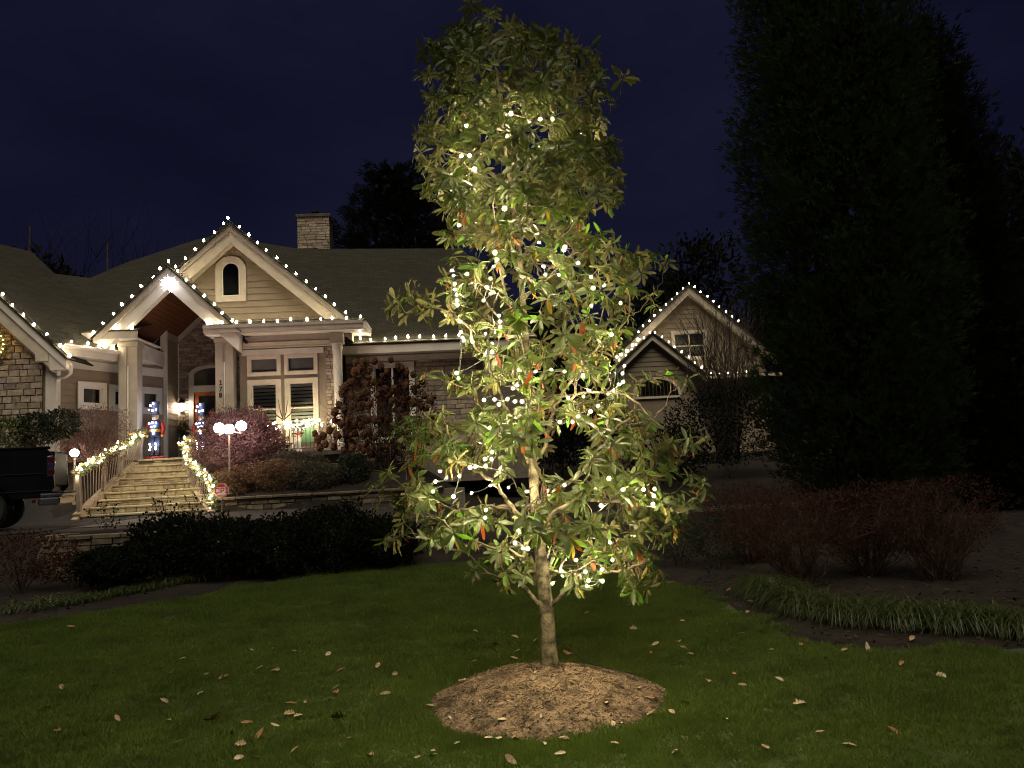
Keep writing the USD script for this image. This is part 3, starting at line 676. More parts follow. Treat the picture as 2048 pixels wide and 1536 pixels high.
# right wing
rwg = part(house, 'stone_wall', prism(Polygon(sbox(-4.84, 1.2, .6, 5.05)).difference(Polygon(sbox(-4.05, 2.55, -2.93, 4.73))), 1.02, 1.06), 'mortar', label='stone wall of the right wing behind the dried hydrangea')
rw_poly = Polygon(sbox(-4.84, 2.1, -1.0, 5.0)).difference(Polygon(sbox(-4.18, 2.4, -2.80, 4.86)))
stone_courses(rwg, rw_poly, 1.02, (.12, .18), (.22, .5), seed=8, depth=.04)
window(house, -4.15, -2.83, 2.45, 4.83, .99, .13, .04, trim_mat='white_trim', mull=(-3.49,))
part(house, 'fascia_board', bx(-4.86, .8, .52, .58, 5.06, 5.40), 'white_trim')
part(house, 'frieze_board', bx(-4.84, .6, .93, 1.0, 4.86, 5.03), 'warm_trim')
part(house, 'soffit', bx(-4.84, .8, .582, 1.2, 5.06, 5.09), 'white_trim')
# roofs
RZ = lambda v: 5.42 + .80 * (v - .55)
def on_roof(px, py):
    d = ray(px, py); v0 = (HO - CAM) @ HV
    o = (CAM - HO); t = (5.42 + .80 * (o @ HV - .55) - o[2]) / (d[2] - .80 * (d @ HV)); q = o + d * t
    return q @ HU, q @ HV
ro = {k: on_roof(*k) for k in ((0, 529), (90, 545), (180, 556), (250, 526), (390, 480), (430, 471), (600, 498), (870, 497))}
main = [(-21, 1.45), (-10.9, 1.45), (-10.9, .46), (.85, .46), (-1.2, ro[(870, 497)][1])] + [ro[k] for k in ((870, 497), (600, 498), (430, 471), (390, 480), (250, 526), (180, 556), (90, 545), (0, 529))] + [(-21, ro[(0, 529)][1] + .6)]
vv_ = lambda u: .55 + (pline(u) - .06 - 5.42) / .80
notch = Polygon([(pl - .02, -1), (pl - .02, vv_(pl)), (PP[0], vv_(PP[0])), (pr_ + .02, vv_(pr_)), (pr_ + .02, -1)])
mainp = Polygon(main).buffer(0).difference(notch)
roofsheet(house, 'roof', [(u, v, RZ(v)) for u, v in list(mainp.exterior.coords)[:-1]], .07, label='broad dark shingle roof of the main house')
a_, b_ = ro[(180, 556)], ro[(430, 471)]
roofsheet(house, 'roof', [(a_[0], a_[1] + .02, RZ(a_[1])), (b_[0], b_[1] + .02, RZ(b_[1])), (b_[0], 15, RZ(b_[1]) - 5), (a_[0], 15 , RZ(a_[1]) - 5 * (15 - a_[1]) / (15 - b_[1]))], .07, label='rear slope of the main roof') if False else None
part(house, 'house_body', cat([bx(-21, -12.6, 2.25, 5.6, 1.0, 5.0), bx(-10.2, .5, 3.3, 6.0, 1.0, 5.3)]), 'dark_room')
# chimney
CHV = ro[(600, 498)][1] + .25
cu0, cz1 = hp(594, 430, CHV); cu1, _ = hp(658, 427, CHV)
ch = part(house, 'chimney', bx(cu0 + .03, cu1 - .03, CHV + .03, CHV + 1.0, 8.5, cz1 - .1), 'mortar')
stone_courses(ch, Polygon(sbox(cu0, 9.6, cu1, cz1 - .1)), CHV + .03, (.085, .13), (.2, .42), seed=11, depth=.04)
part(ch, 'chimney_cap', cbx(cu0 - .05, cu1 + .05, CHV - .06, CHV + 1.08, cz1 - .1, cz1 + .02, .02), 'concrete')
part(ch, 'flue', lathe([(.10, cz1 + .02), (.10, cz1 + .22), (.15, cz1 + .24), (.15, cz1 + .28), (0, cz1 + .30)], 10, ((cu0 + cu1) / 2, CHV + .5, 0)), 'black_metal')
# garage end
GP = (-16.2, 9.55)
gline = lambda u: GP[1] - .995 * abs(u - GP[0])
gw = part(house, 'stone_wall', prism([(-20, 1.2), (-12.33, 1.2), (-12.33, gline(-12.33) - .5), (GP[0], GP[1] - .5), (-20, gline(-20) - .5)], -1.15, -1.0), 'mortar', label='garage gable wall of large stone blocks at the left edge')
stone_courses(gw, Polygon([(-14.0, 2.3), (-12.40, 2.3), (-12.40, gline(-12.40) - .62), (-14.0, gline(-14.0) - .62)]), -1.15, (.13, .19), (.2, .42), seed=13, depth=.05, gap=.016)
part(house, 'corner_trim', bx(-12.30, -12.02, -1.22, -1.02, 1.8, 4.90), 'white_trim')
ge = -11.62
part(house, 'garage_rake_trim', band(GP, (ge, gline(ge)), .045, .32, -1.55, -1.30), 'white_trim')
part(house, 'garage_rake_board', band(GP, (-12.05, gline(-12.05)), .325, .72, -1.48, -1.25), 'warm_trim')
part(house, 'garage_rake_soffit', band(GP, (-12.05, gline(-12.05)), .725, .80, -1.40, -1.155), 'white_trim')
part(house, 'cornice_return', cat([bx(-12.42, -12.10, -1.50, -1.16, 4.90, 5.12), prism([(-12.42, 5.12), (-12.10, 5.12), (-12.10, 5.30), (-12.42, 5.62)], -1.50, -1.16)]), 'warm_trim')
part(house, 'cornice_panel', prism([(-12.06, 5.12), (-11.62, 4.66), (-12.06, 4.66)], -1.50, -1.24), 'white_trim')
roofsheet(house, 'garage_roof', [(GP[0], -1.6, GP[1]), (ge + .06, -1.6, gline(ge + .06)), (ge + .06, 5.0, gline(ge + .06)), (GP[0], 5.0, GP[1])], .045)
roofsheet(house, 'garage_roof', [(GP[0], -1.6, GP[1]), (-20.5, -1.6, gline(-20.5)), (-20.5, 5.0, gline(-20.5)), (GP[0], 5.0, GP[1])], .045)
part(house, 'downspout', tube([(-11.62, -1.35, 4.82), (-11.60, -1.35, 4.68), (-11.62, -1.33, 4.58), (-11.75, -1.30, 4.50), (-11.98, -1.28, 4.48)], .05, 8), 'white_trim', smooth=40)
# wall lantern by the door
su, sz = hp(365, 815, 2.9)
ln = part(house, 'wall_lantern', cat([bx(su - .05, su + .05, 2.93, 2.965, sz - .2, sz + .25), lathe([(.13, sz + .13), (.02, sz + .26), (.02, sz + .3)], 8, (su, 2.80, 0)), lathe([(0, sz - .17), (.06, sz - .16), (.08, sz - .13)], 8, (su, 2.80, 0)), tube([(su, 2.95, sz + .28), (su, 2.8, sz + .32), (su, 2.8, sz + .28)], .012, 5)]), 'black_metal')
part(ln, 'lamp_glass', lathe([(.02, sz - .12), (.075, sz - .10), (.10, sz + .06), (.10, sz + .10), (.02, sz + .12)], 12, (su, 2.80, 0)), 'sconce_glow', smooth=True)

# ------------------------------------------------------------------ far garage wing on the right
fw = thing('garage_building', 'smaller gabled building with lit rakes between the lit tree and the conifer', 'building', (9.0, 12, 1.6), house=True)
FP = (9.08, 9.33); fl_ = lambda u: FP[1] - .885 * abs(u - FP[0])
SP = (6.98, 7.05); sl_ = lambda u: SP[1] - .86 * abs(u - SP[0])
fg = part(fw, 'siding_wall', prism(Polygon([(5.6, 1.2), (12.6, 1.2), (12.6, 5.0), (11.9, fl_(11.9) - .3), (FP[0], FP[1] - .3), (6.2, fl_(6.2) - .3), (5.6, 5.0)]).difference(Polygon(sbox(8.28, 6.0, 9.72, 7.16))), 12.02, 12.06), 'siding')
lap_boards(fg, Polygon([(6.2, 5.3), (12.3, 5.3), (12.3, fl_(12.3) - .28), (FP[0], FP[1] - .28), (6.2, fl_(6.2) - .28)]).difference(Polygon(sbox(8.25, 5.97, 9.75, 7.19))), 12.02, .21)
for s, e in ((1, 12.9), (-1, 5.6)):
    part(fw, 'rake_board', band(FP, (e, fl_(e)), .045, .45, 11.7, 11.98), 'warm_trim')
    roofsheet(fw, 'roof', [(FP[0], 11.6, FP[1]), (e, 11.6, fl_(e)), (e, 18, fl_(e)), (FP[0], 18, FP[1])], .045)
sg = part(fw, 'siding_wall', prism([(4.9, 1.2), (8.9, 1.2), (8.9, sl_(8.9) - .3), (SP[0], SP[1] - .3), (4.9, sl_(4.9) - .3)], 11.02, 11.98), 'taupe_panel', label='lower front gable with an arched window')
lap_boards(sg, Polygon([(5.14, 5.15), (8.82, 5.15), (SP[0], SP[1] - .28)]), 11.02, .21, mat='taupe_panel')
for s, e in ((1, 9.25), (-1, 4.7)):
    part(fw, 'rake_board', band(SP, (e, sl_(e)), .045, .36, 10.7, 10.98), 'warm_trim')
    roofsheet(fw, 'roof', [(SP[0], 10.6, SP[1]), (e, 10.6, sl_(e)), (e, 11.95, sl_(e)), (SP[0], 11.95, SP[1])], .045)
window(fw, 8.18, 9.82, 5.90, 7.26, 11.99, .13, .04, trim_mat='warm_trim', mull=(9.0,), meet=6.55, room='room_wall')
ar0, ar1 = arch(6.0, 8.15, 4.15, 4.35, .75), arch(6.12, 8.03, 4.25, 4.36, .64)
aw2 = part(fw, 'window', prism(ar0.difference(ar1), 10.94, 11.0), 'warm_trim', label='wide arched window with thin bars')
part(aw2, 'pane', prism(ar1.buffer(-.003), 10.975, 10.98), 'window_glass')
part(aw2, 'room_shade', prism(ar1.buffer(-.003), 10.990, 10.996), 'room_wall')
for k in range(11):
    uu = 6.25 + k * .165; hh_ = 4.36 + .64 * math.sqrt(max(0, 1 - ((uu - 7.075) / .955) ** 2))
    part(aw2, 'window_bar', bx(uu - .012, uu + .012, 10.955, 10.972, 4.26, hh_), 'dark_bronze')
part(fw, 'gutter', bx(9.2, 12.9, 11.3, 11.42, 4.95, 5.08), 'warm_trim')
part(fw, 'lower_roof', bx(9.0, 12.9, 11.3, 12.0, 5.085, 5.12), 'roof_shingle')

# ------------------------------------------------------------------ stone steps
st = thing('stone_steps', 'broad stone steps climbing to the front porch between two railings', 'steps', (-9.3, -2.0, .7), house=True)
NS, RIS, TRD = 9, .165, .36
def lerp(a, b, t): return a + (b - a) * t
for k in range(NS):
    t = k / (NS - 1)
    uL, uR = lerp(-10.27, -10.38, t), lerp(-9.00, -7.45, t)
    zt = PF - .002 - k * RIS; vf = -.42 - k * TRD
    if k: # tread slabs of step k (top at zt)
        cuts = np.sort(rng.uniform(uL + .25, uR - .25, 2 if uR - uL > 2 else 1)); ed = [uL] + list(cuts) + [uR]
        for a_, b_ in zip(ed[:-1], ed[1:]):
            part(st, 'tread_stone', cbx(a_ + .004, b_ - .004, vf - .02 + rng.uniform(-.012, .012), vf + TRD + .03, zt - .05, zt + rng.uniform(-.004, .004), .012), STEPS[rng.integers(3)])
    else:
        cuts = [uL, -9.9, -9.45, uR]
        for a_, b_ in zip(cuts[:-1], cuts[1:]): part(st, 'tread_stone', cbx(a_ + .004, b_ - .004, vf - .03, -.422, zt - .05, zt + .006, .012), STEPS[rng.integers(3)])
    # riser under this tread: one or two courses
    zb = zt - RIS + .0
    r2 = np.random.default_rng(50 + k)
    rows = [(zb + .003, zt - .055)] if k % 3 else [(zb + .003, zb + .055), (zb + .06, zt - .055)]
    for (z0_, z1_) in rows:
        u_ = uL
        while u_ < uR - .02:
            l_ = min(r2.uniform(.18, .42), uR - u_)
            if uR - u_ - l_ < .1: l_ = uR - u_
            part(st, 'riser_stone', cbx(u_ + .005, u_ + l_ - .005, vf + .0 + r2.uniform(-.006, .012), vf + .12, z0_, z1_, .008), STEPS[r2.integers(3)])
            u_ += l_
    part(st, 'step_core', bx(uL + .01, uR - .01, vf + .03, vf + TRD + .1, zb - .6, zt - .052), 'mortar')
# cheek walls
for (pts) in ([(-10.32, -.45, PF - .1), (-10.48, -3.35, .95)], [(-8.98, -.45, PF - .1), (-8.4, -1.8, 1.5), (-7.42, -3.4, .85)]):
    for p0, p1 in zip(pts[:-1], pts[1:]):
        part(st, 'cheek_coping', beam(p0, p1, .16, .09), 'step_stone_c')
        a_, b_ = np.array(p0), np.array(p1)
        part(st, 'cheek_wall', beam(a_ - [0, 0, .35], b_ - [0, 0, .35], .13, .60), 'step_stone_a')

def railing(name, label, top, base, nb, posts, mat='bronze_rail'):
    t = thing(name, label, 'railing', tuple(base[0]), house=True)
    tp, bp = np.array(top, float), np.array(base, float)
    cum = np.r_[0, np.cumsum(np.linalg.norm(np.diff(tp, axis=0), axis=1))]
    ev = lambda P, s: np.array([np.interp(s * cum[-1], cum, P[:, k]) for k in range(3)])
    part(t, 'top_rail', tube(tp, .022, 6), mat); part(t, 'bottom_rail', tube(bp + [0, 0, .09], .014, 5), mat)
    for s in posts: 
        b_, t_ = ev(bp, s), ev(tp, s)
        part(t, 'post', cat([beam(b_, t_ + [0, 0, .06], .085, .085, up=(0, 1, 0)), bx(t_[0] - .055, t_[0] + .055, t_[1] - .055, t_[1] + .055, t_[2] + .06, t_[2] + .085)]), mat)
    for k in range(nb):
        s = (k + .5) / nb
        part(t, 'baluster', beam(ev(bp, s) + [0, 0, .09], ev(tp, s), .018, .018, up=(0, 1, 0)), mat)
    return t, (lambda s: ev(tp, s))
lr, lrail = railing('stair_railing', 'left stair railing of thin balusters under a lit garland', [(-10.12, -.35, 3.02), (-10.52, -3.3, 1.90)], [(-10.30, -.40, PF), (-10.46, -3.3, 1.02)], 24, (.02, .34, .62, .98))
rr_, rrail = railing('stair_railing', 'right stair railing curving down to the red octagonal sign', [(-8.86, -1.0, 2.62), (-8.36, -1.9, 2.02), (-7.47, -3.15, 1.55)], [(-8.86, -1.0, 1.95), (-8.36, -1.9, 1.42), (-7.47, -3.15, .85)], 17, (.02, .45, .98))
br, brail = railing('porch_railing', 'low porch railing in front of the bay windows', [(-7.1, -.36, 3.02), (-4.95, -.36, 3.06)], [(-7.1, -.36, PF), (-4.95, -.36, PF)], 19, (.02, .98), 'dark_bronze')

def bulb(p, r, up=(0, 0, 1)):            # pear shaped bulb
    v, f = lathe([(0, -.9), (.5, -.8), (.9, -.3), (1.0, .1), (.75, .8), (.3, 1.5), (0, 1.75)], 7)
    up = unit(up); a = unit(np.cross(up, [.3, .9, .1])); b = np.cross(up, a)
    v = v * r
    return np.asarray(p) + v[:, :1] * a + v[:, 1:2] * b + v[:, 2:] * up, f
def light_string(name, label, pts, mat='eave_bulb', r=R_EAVE, cord=None, group=None, house=True, cord_mat='cord_green', cat_='string lights'):
    pts = [np.asarray(p, float) for p in pts]
    if house and name != 'railing_lights': pts = [p + rng.normal(size=3) * [.03, .012, .012] for p in pts]
    t = thing(name, label, cat_, tuple(pts[0]), house=house, group=group)
    segs = cord if cord is not None else [np.array([p - [0, 0, r * 1.4] for p in pts])]
    for c_ in segs: part(t, 'cord', tube(c_, .009 if house else .0026, 4), cord_mat)
    for p in pts:
        rr2 = r * (rng.uniform(.82, 1.12) if house else rng.uniform(.78, 1.15) * (1.08 if p[2] < 1.15 else 1.0 if p[2] < 2.9 else 1.28))
        part(t, 'bulb', bulb(p, rr2, up=(rng.normal() * .25, rng.normal() * .2 - .1, 1)) if house else sphere(p, rr2, 1), mat, smooth=True)
    return t
def along(a, b, sp, jit=.02, first=.0):
    a, b = np.array(a, float), np.array(b, float); L = np.linalg.norm(b - a); n = max(2, int(round(L / sp)) + 1)
    return [a + (b - a) * k / (n - 1) + rng.normal(size=3) * [jit, jit * .3, jit * .5] for k in range(n)]
UPZ = .075
S = .365
light_string('rake_lights', 'string of bulbs up and over the tallest gable', [(u_, .16, bline(u_) + UPZ) for u_ in np.r_[np.arange(-10.3, BP[0] - .1, S * .75)]] + [(BP[0], .16, BP[1] + UPZ + .03)] + [(u_, .16, bline(u_) + UPZ) for u_ in np.arange(BP[0] + S * .72, bay_r + .1, S * .745)])
light_string('rake_lights', 'string of bulbs outlining the porch gable with the white star', [(u_, -.48, pline(u_) + UPZ) for u_ in np.arange(pl + .02, PP[0] - .1, S * .70)] + [(PP[0], -.48, PP[1] + UPZ + .03)] + [(u_, -.48, pline(u_) + UPZ) for u_ in np.arange(PP[0] + S * .70, pr_ + .05, S * .70)])
light_string('eave_lights', 'string of bulbs along the gutter above the bay windows', along((-8.38, -.47, 5.86 + UPZ), (-4.15, -.47, 5.86 + UPZ), .37))
light_string('eave_lights', 'three bulbs on the small eave over the left porch column', along((-11.15, -.40, 5.83 + UPZ), (-10.42, -.40, 5.84 + UPZ), .37))
light_string('rake_lights', 'string of bulbs running down the garage gable at the left edge', [(u_, -1.55, gline(u_) + UPZ) for u_ in np.arange(-14.1, ge + .15, .285)])
light_string('eave_lights', 'string of bulbs along the recessed eave left of the porch', [np.r_[DA + DT * s_ + DN * -.49, 5.42] for s_ in np.arange(.1, DE, .42)])
light_string('eave_lights', 'long string of bulbs along the right wing gutter behind the tree', along((-4.35, .46, 5.40 + UPZ), (.7, .46, 5.40 + UPZ), .37))
light_string('rake_lights', 'string of bulbs over the far gabled building peak', [(u_, 11.62, fl_(u_) + UPZ) for u_ in np.arange(6.6, 11.45, .272)])
light_string('rake_lights', 'string of bulbs on the lower gable of the far building', [(u_, 10.62, sl_(u_) + UPZ) for u_ in np.arange(5.2, 9.25, .272)])
light_string('eave_lights', 'short string of bulbs on the far building eave beside the conifer', along((9.3, 11.28, 5.15), (11.2, 11.28, 5.15), .37))
# bulbs clustered along the porch railing
zl = [(305, 262), (395, 240), (425, 215), (445, 315), (505, 295), (575, 215), (620, 205), (605, 300), (635, 255), (670, 295), (690, 218), (735, 280), (790, 185), (805, 265), (885, 225), (920, 190), (965, 200), (1010, 170), (1065, 170), (965, 285), (1010, 265), (1070, 235), (1130, 215), (1195, 180), (1225, 262), (1390, 200), (1440, 238)]
pts = []
for X, Y in zl:
    u_, z_ = hp(500 + X / 8.533, 820 + Y / 8.533, -.42); pts.append((u_, -.42 + rng.uniform(-.05, .05), z_))
light_string('railing_lights', 'tangle of bulbs wrapped along the low porch railing', pts, r=.030)

def garland(name, label, path, n, rad, bulbs, seed):
    r = np.random.default_rng(seed)
    P = np.array(path, float); cum = np.r_[0, np.cumsum(np.linalg.norm(np.diff(P, axis=0), axis=1))]
    ev = lambda s: np.stack([np.interp(s * cum[-1], cum, P[:, k]) for k in range(3)], -1)
    t = thing(name, label, 'garland', tuple(P[0]), house=True)
    s = r.uniform(0, 1, n); off = rdir(n, r) * (rad * r.uniform(.2, 1, n) ** .5)[:, None]
    base = ev(s) + off * .5 - [0, 0, .02]
    part(t, 'needle_foliage', quads(base, unit(off) + rdir(n, r) * .6, rdir(n, r), r.uniform(.05, .11, n), r.uniform(.012, .03, n)), 'garland_green')
    part(t, 'stem', tube(ev(np.linspace(0, 1, 14)), .012, 5), 'dark_bronze')
    for k in range(bulbs):
        q = ev(np.array((k + r.uniform(.1, .9)) / bulbs)) + rdir(1, r)[0] * rad * .6 + [0, -rad * .55, 0]
        part(t, 'bulb', bulb(q, .024), 'eave_bulb', smooth=True)
    for k in range(max(2, bulbs // 4)):
        q = ev(np.array((k + .5) / max(2, bulbs // 4))) + [r.normal() * .03, -rad * .7, r.normal() * .04]
        part(t, 'ribbon_loop', cat([sphere(q + [s_ * .05, 0, .01], np.array([.055, .03, .04]), 1) for s_ in (-1, 1)]), 'gold_ribbon', smooth=True)
garland('lit_garland', 'lit evergreen garland along the left stair railing', [lrail(s) + [0, 0, .03] for s in np.linspace(0, 1, 12)], 2200, .20, 40, 21)
garland('lit_garland', 'lit evergreen garland spiralling down the right stair railing', [np.array([-8.55, -.9, 2.78])] + [rrail(s) + [0, 0, .03] for s in np.linspace(0, 1, 12)] + [np.array([-7.47, -3.2, 1.2]), np.array([-7.45, -3.22, .9])], 2200, .19, 42, 22)

# ------------------------------------------------------------------ ornaments by the door
def soldier(u_, v_, label, seed):
    t = thing('toy_soldier', label, 'holiday figure', (u_, v_, PF), house=True, group=None)
    X = lambda prof: lathe(prof, 12, (u_, v_, PF))
    B = lambda a, b, c, d_, e, f_: cbx(u_ + a, u_ + b, v_ + c, v_ + d_, PF + e, PF + f_, .01)
    part(t, 'base', cat([X([(0, 0), (.27, 0), (.27, .05), (.22, .08), (0, .08)])]), 'red_paint', smooth=30)
    for s in (-1, 1):
        part(t, 'boot', cat([cbx(u_ + s * .075 - .055, u_ + s * .075 + .055, v_ - .15, v_ + .05, PF + .08, PF + .15, .02), cbx(u_ + s * .075 - .05, u_ + s * .075 + .05, v_ - .06, v_ + .05, PF + .14, PF + .36, .015)]), 'black_metal')
        part(t, 'leg', B(s * .075 - .06, s * .075 + .06, -.06, .06, .36, .66), 'blue_paint')
        part(t, 'arm', cat([tube([(u_ + s * .17, v_, PF + 1.02), (u_ + s * .23, v_, PF + .85), (u_ + s * .21, v_ - .05, PF + .70)], [.06, .06, .05], 8)]), 'red_paint', smooth=50)
        part(t, 'hand', sphere((u_ + s * .21, v_ - .06, PF + .65), .045, 1), 'yellow_paint', smooth=True)
    part(t, 'jacket', cat([X([(0, .64), (.19, .64), (.16, .80), (.18, 1.02), (.12, 1.10), (0, 1.11)])]), 'blue_paint', smooth=40)
    part(t, 'belt', X([(.178, .76), (.185, .77), (.185, .82), (.178, .83)]), 'yellow_paint')
    part(t, 'head', cat([sphere((u_, v_, PF + 1.19), np.array([.095, .095, .11]), 2), sphere((u_, v_ - .1, PF + 1.18), .02, 1)]), 'face_paint', smooth=True)
    part(t, 'beard', sphere((u_, v_ - .07, PF + 1.11), np.array([.065, .04, .06]), 1), 'white_cloth', smooth=True)
    part(t, 'hat', cat([X([(.10, 1.25), (.115, 1.26), (.105, 1.45), (.13, 1.60), (.12, 1.62), (0, 1.63)]), cbx(u_ - .11, u_ + .11, v_ - .17, v_ - .06, PF + 1.25, PF + 1.27, .005)]), 'blue_paint', smooth=40)
    for (x, z) in ((-.06, 1.50), (.02, 1.55), (-.10, 1.38), (.0, 1.36), (.09, 1.38), (-.10, 1.00), (.0, 1.02), (.09, 1.01), (-.03, .90), (.06, .92), (.0, .80), (.02, .72), (-.08, .42), (.07, .43), (-.08, .27), (.07, .28), (-.07, .34), (.08, .35)):
        part(t, 'led', sphere((u_ + x, v_ - .205 + .04 * abs(x) * 5, PF + z), .026, 1), 'cool_led', smooth=True)
nu, _ = hp(311, 915, .25); soldier(nu, .25, 'lit toy soldier figure left of the front door at the stair head', 1)
nu2, _ = hp(404, 900, 1.2); soldier(nu2, 1.2, 'second lit toy soldier close to the wooden door, its legs hidden by garland', 2)
# hanging star
su_, sz_ = hp(343, 570, -.5)
sd_ = thing('star_lantern', 'white many pointed star lantern hanging in the porch gable', 'star lantern', (su_, -.66, sz_), house=True)
dirs = np.array(trimesh.creation.icosphere(1).vertices)[:26]
sp = []
for k, d in enumerate(np.array(trimesh.creation.icosphere(1).vertices)):
    a = unit(np.cross(d, [.2, .5, .8])); b = np.cross(d, a); R_ = .27 if k % 3 else .2
    c = np.array([su_, -.66, sz_])
    base = [c + d * .06 + .042 * (a * math.cos(t) + b * math.sin(t)) for t in (0, 1.571, 3.142, 4.712)]
    sp.append((np.array(base + [c + d * R_]), np.array([[0, 1, 4], [1, 2, 4], [2, 3, 4], [3, 0, 4]])))
part(sd_, 'star_points', cat(sp + [sphere((su_, -.66, sz_), .075, 1)]), 'star_glow')
part(sd_, 'cord', tube([(su_, -.64, sz_ + .2), (su_, -.47, sz_ + .44)], .006, 4), 'black_metal')
# door wreath with bow, swag under the lantern
def greenery(t, c, n, rad, mat, r, flat=.5, L=(.05, .10)):
    d = rdir(n, r); d[:, 1] *= flat
    return part(t, 'needle_foliage', quads(np.asarray(c) + d * (rad * r.uniform(.1, 1, n) ** .6)[:, None], d + rdir(n, r) * .7, rdir(n, r), r.uniform(*L, n), r.uniform(.012, .03, n)), mat)
r = np.random.default_rng(5)
wu, wz = hp(431, 828, 2.85)
wr = thing('door_wreath', 'green wreath with a large red bow hanging on the wooden door', 'wreath', (wu + .1, 2.86, wz - .2), house=True)
th = r.uniform(0, 2 * np.pi, 500); ctr = np.stack([wu + .12 + .24 * np.cos(th), np.full(500, 2.87), wz - .18 + .24 * np.sin(th)], -1)
part(wr, 'needle_foliage', quads(ctr + rdir(500, r) * .05, rdir(500, r), rdir(500, r), .08, .025), 'garland_green')
part(wr, 'bow', cat([sphere((wu + s * .08, 2.80, wz + .03), np.array([.10, .05, .065]), 2) for s in (-1, 1)] + [sphere((wu, 2.78, wz + .02), .045, 1), beam((wu, 2.79, wz), (wu - .06, 2.79, wz - .26), .07, .012, up=(0, 1, 0)), beam((wu, 2.79, wz), (wu + .08, 2.79, wz - .24), .07, .012, up=(0, 1, 0))]), 'red_ribbon', smooth=50)
gu, gz = hp(367, 852, 2.9)
sg_ = thing('wall_swag', 'teardrop evergreen swag with gold bow under the wall lantern', 'swag', (gu, 2.88, gz), house=True)
greenery(sg_, (gu, 2.88, gz - .12), 420, np.array(.2), 'garland_green', r)
part(sg_, 'bow', cat([sphere((gu + s * .06, 2.82, gz + .15), np.array([.07, .04, .05]), 1) for s in (-1, 1)] + [beam((gu, 2.82, gz + .14), (gu - .03, 2.82, gz - .05), .05, .01, up=(0, 1, 0))]), 'gold_ribbon', smooth=50)
# lit wreath on the garage wall at the picture's left edge
wu, wz = hp(-8, 690, -1.3)
wg = thing('garage_wreath', 'gold lit wreath on the stone garage wall at the left edge', 'wreath', (wu, -1.28, wz), house=True)
th = r.uniform(0, 2 * np.pi, 600); ctr = np.stack([wu + .22 * np.cos(th), np.full(600, -1.29), wz + .30 * np.sin(th)], -1)
part(wg, 'needle_foliage', quads(ctr + rdir(600, r) * .05, rdir(600, r), rdir(600, r), .09, .025), 'garland_green')
for k in range(16):
    a = k / 16 * 2 * math.pi; part(wg, 'bulb', sphere((wu + .22 * math.cos(a), -1.36, wz + .30 * math.sin(a)), .016, 1), 'amber_bulb', smooth=True)
# planter with bare plant, flag and figurine on the porch behind the railing
pu, pz = hp(568, 903, -.18)
pt = thing('potted_plant', 'dark pot holding a bare plant with curved branches behind the porch railing', 'potted plant', (pu, -.15, PF), house=True)
part(pt, 'pot', lathe([(0, PF), (.10, PF), (.13, PF + .18), (.14, PF + .2), (.12, PF + .2), (0, PF + .19)], 12, (pu, -.15, 0)), 'black_metal', smooth=40)
part(pt, 'stem', tube([(pu, -.15, PF + .18), (pu + .01, -.15, PF + .6), (pu - .01, -.15, PF + .95)], [.05, .045, .035], 7), 'dark_bronze', smooth=50)
for (a_, b_, c_) in ((-.35, .05, .25), (.30, .1, .35), (.12, .0, .45), (-.15, .05, .5)):
    part(pt, 'branch', tube([(pu, -.15, PF + .9), (pu + a_ * .6, -.15 + b_, PF + .98 + c_ * .3), (pu + a_, -.15 + b_, PF + 1.0 + c_)], [.02, .014, .006], 5), 'grey_twig')
fu, fz = hp(612, 868, -.1)
fgx = thing('garden_flag', 'plain green flag leaning behind the porch railing', 'flag', (fu, -.1, PF), house=True)
part(fgx, 'cloth', prism([(fu - .16, fz - .30), (fu + .22, fz - .22), (fu + .20, fz + .26), (fu + .0, fz + .22)], -.11, -.10), 'green_cloth')
part(fgx, 'stick', beam((fu + .2, -.09, PF), (fu + .2, -.09, fz + .3), .015, .015, up=(0, 1, 0)), 'dark_bronze')
au, az = hp(596, 868, -.2)
fg_ = thing('figurine', 'small white figurine with a red cap behind the porch railing', 'figurine', (au, -.2, PF), house=True)
part(fg_, 'body', cat([lathe([(0, PF), (.09, PF), (.075, PF + .25), (.05, PF + .38), (0, PF + .39)], 10, (au, -.2, 0)), tube([(au - .05, -.22, PF + .3), (au - .13, -.24, PF + .2), (au - .15, -.25, PF + .1)], .025, 6)]), 'white_cloth', smooth=40)
part(fg_, 'head', sphere((au, -.2, PF + .44), .055, 1), 'white_cloth', smooth=True)
part(fg_, 'cap', lathe([(.06, PF + .46), (.04, PF + .53), (0, PF + .60)], 10, (au, -.2, 0)), 'red_paint')

# ------------------------------------------------------------------ lamps
def lamp_post(u_, v_, zb, globes, zt, label, r_=.125):
    t = thing('lamp_post', label, 'lamp post', (u_, v_, zb), house=True)
    part(t, 'post', cat([tube([(u_, v_, zb), (u_, v_, zt)], .022, 8), lathe([(.05, zb), (.05, zb + .03), (.03, zb + .08)], 10, (u_, v_, 0))]), 'bronze_rail', smooth=40)
    for (du, dv, dz) in globes:
        c = np.array([u_ + du, v_ + dv, zt + dz])
        if len(globes) > 1: part(t, 'arm', tube([(u_, v_, zt - .03), (u_ + du * .5, v_ + dv * .5, zt - .09), (c[0], c[1], c[2] - r_ * 1.5), (c[0], c[1], c[2] - r_)], .012, 6), 'bronze_rail', smooth=50)
        g_ = part(t, 'globe', sphere(c, r_, 2), 'globe_lamp', smooth=True)
        part(t, 'globe_cap', lathe([(.05, c[2] - r_ - .03), (.06, c[2] - r_ + .02)], 10, (c[0], c[1], 0)), 'dark_bronze')
lu, lz = hp(458, 855, -2.75)
lamp_post(lu, -2.75, 1.25, [(-.23, -.02, .03), (.04, -.14, -.02), (.27, .08, .06)], lz - .03, 'three globe lamp post glowing in front of the purple shrub')
l2u, l2z = hp(149, 906, -2.75)
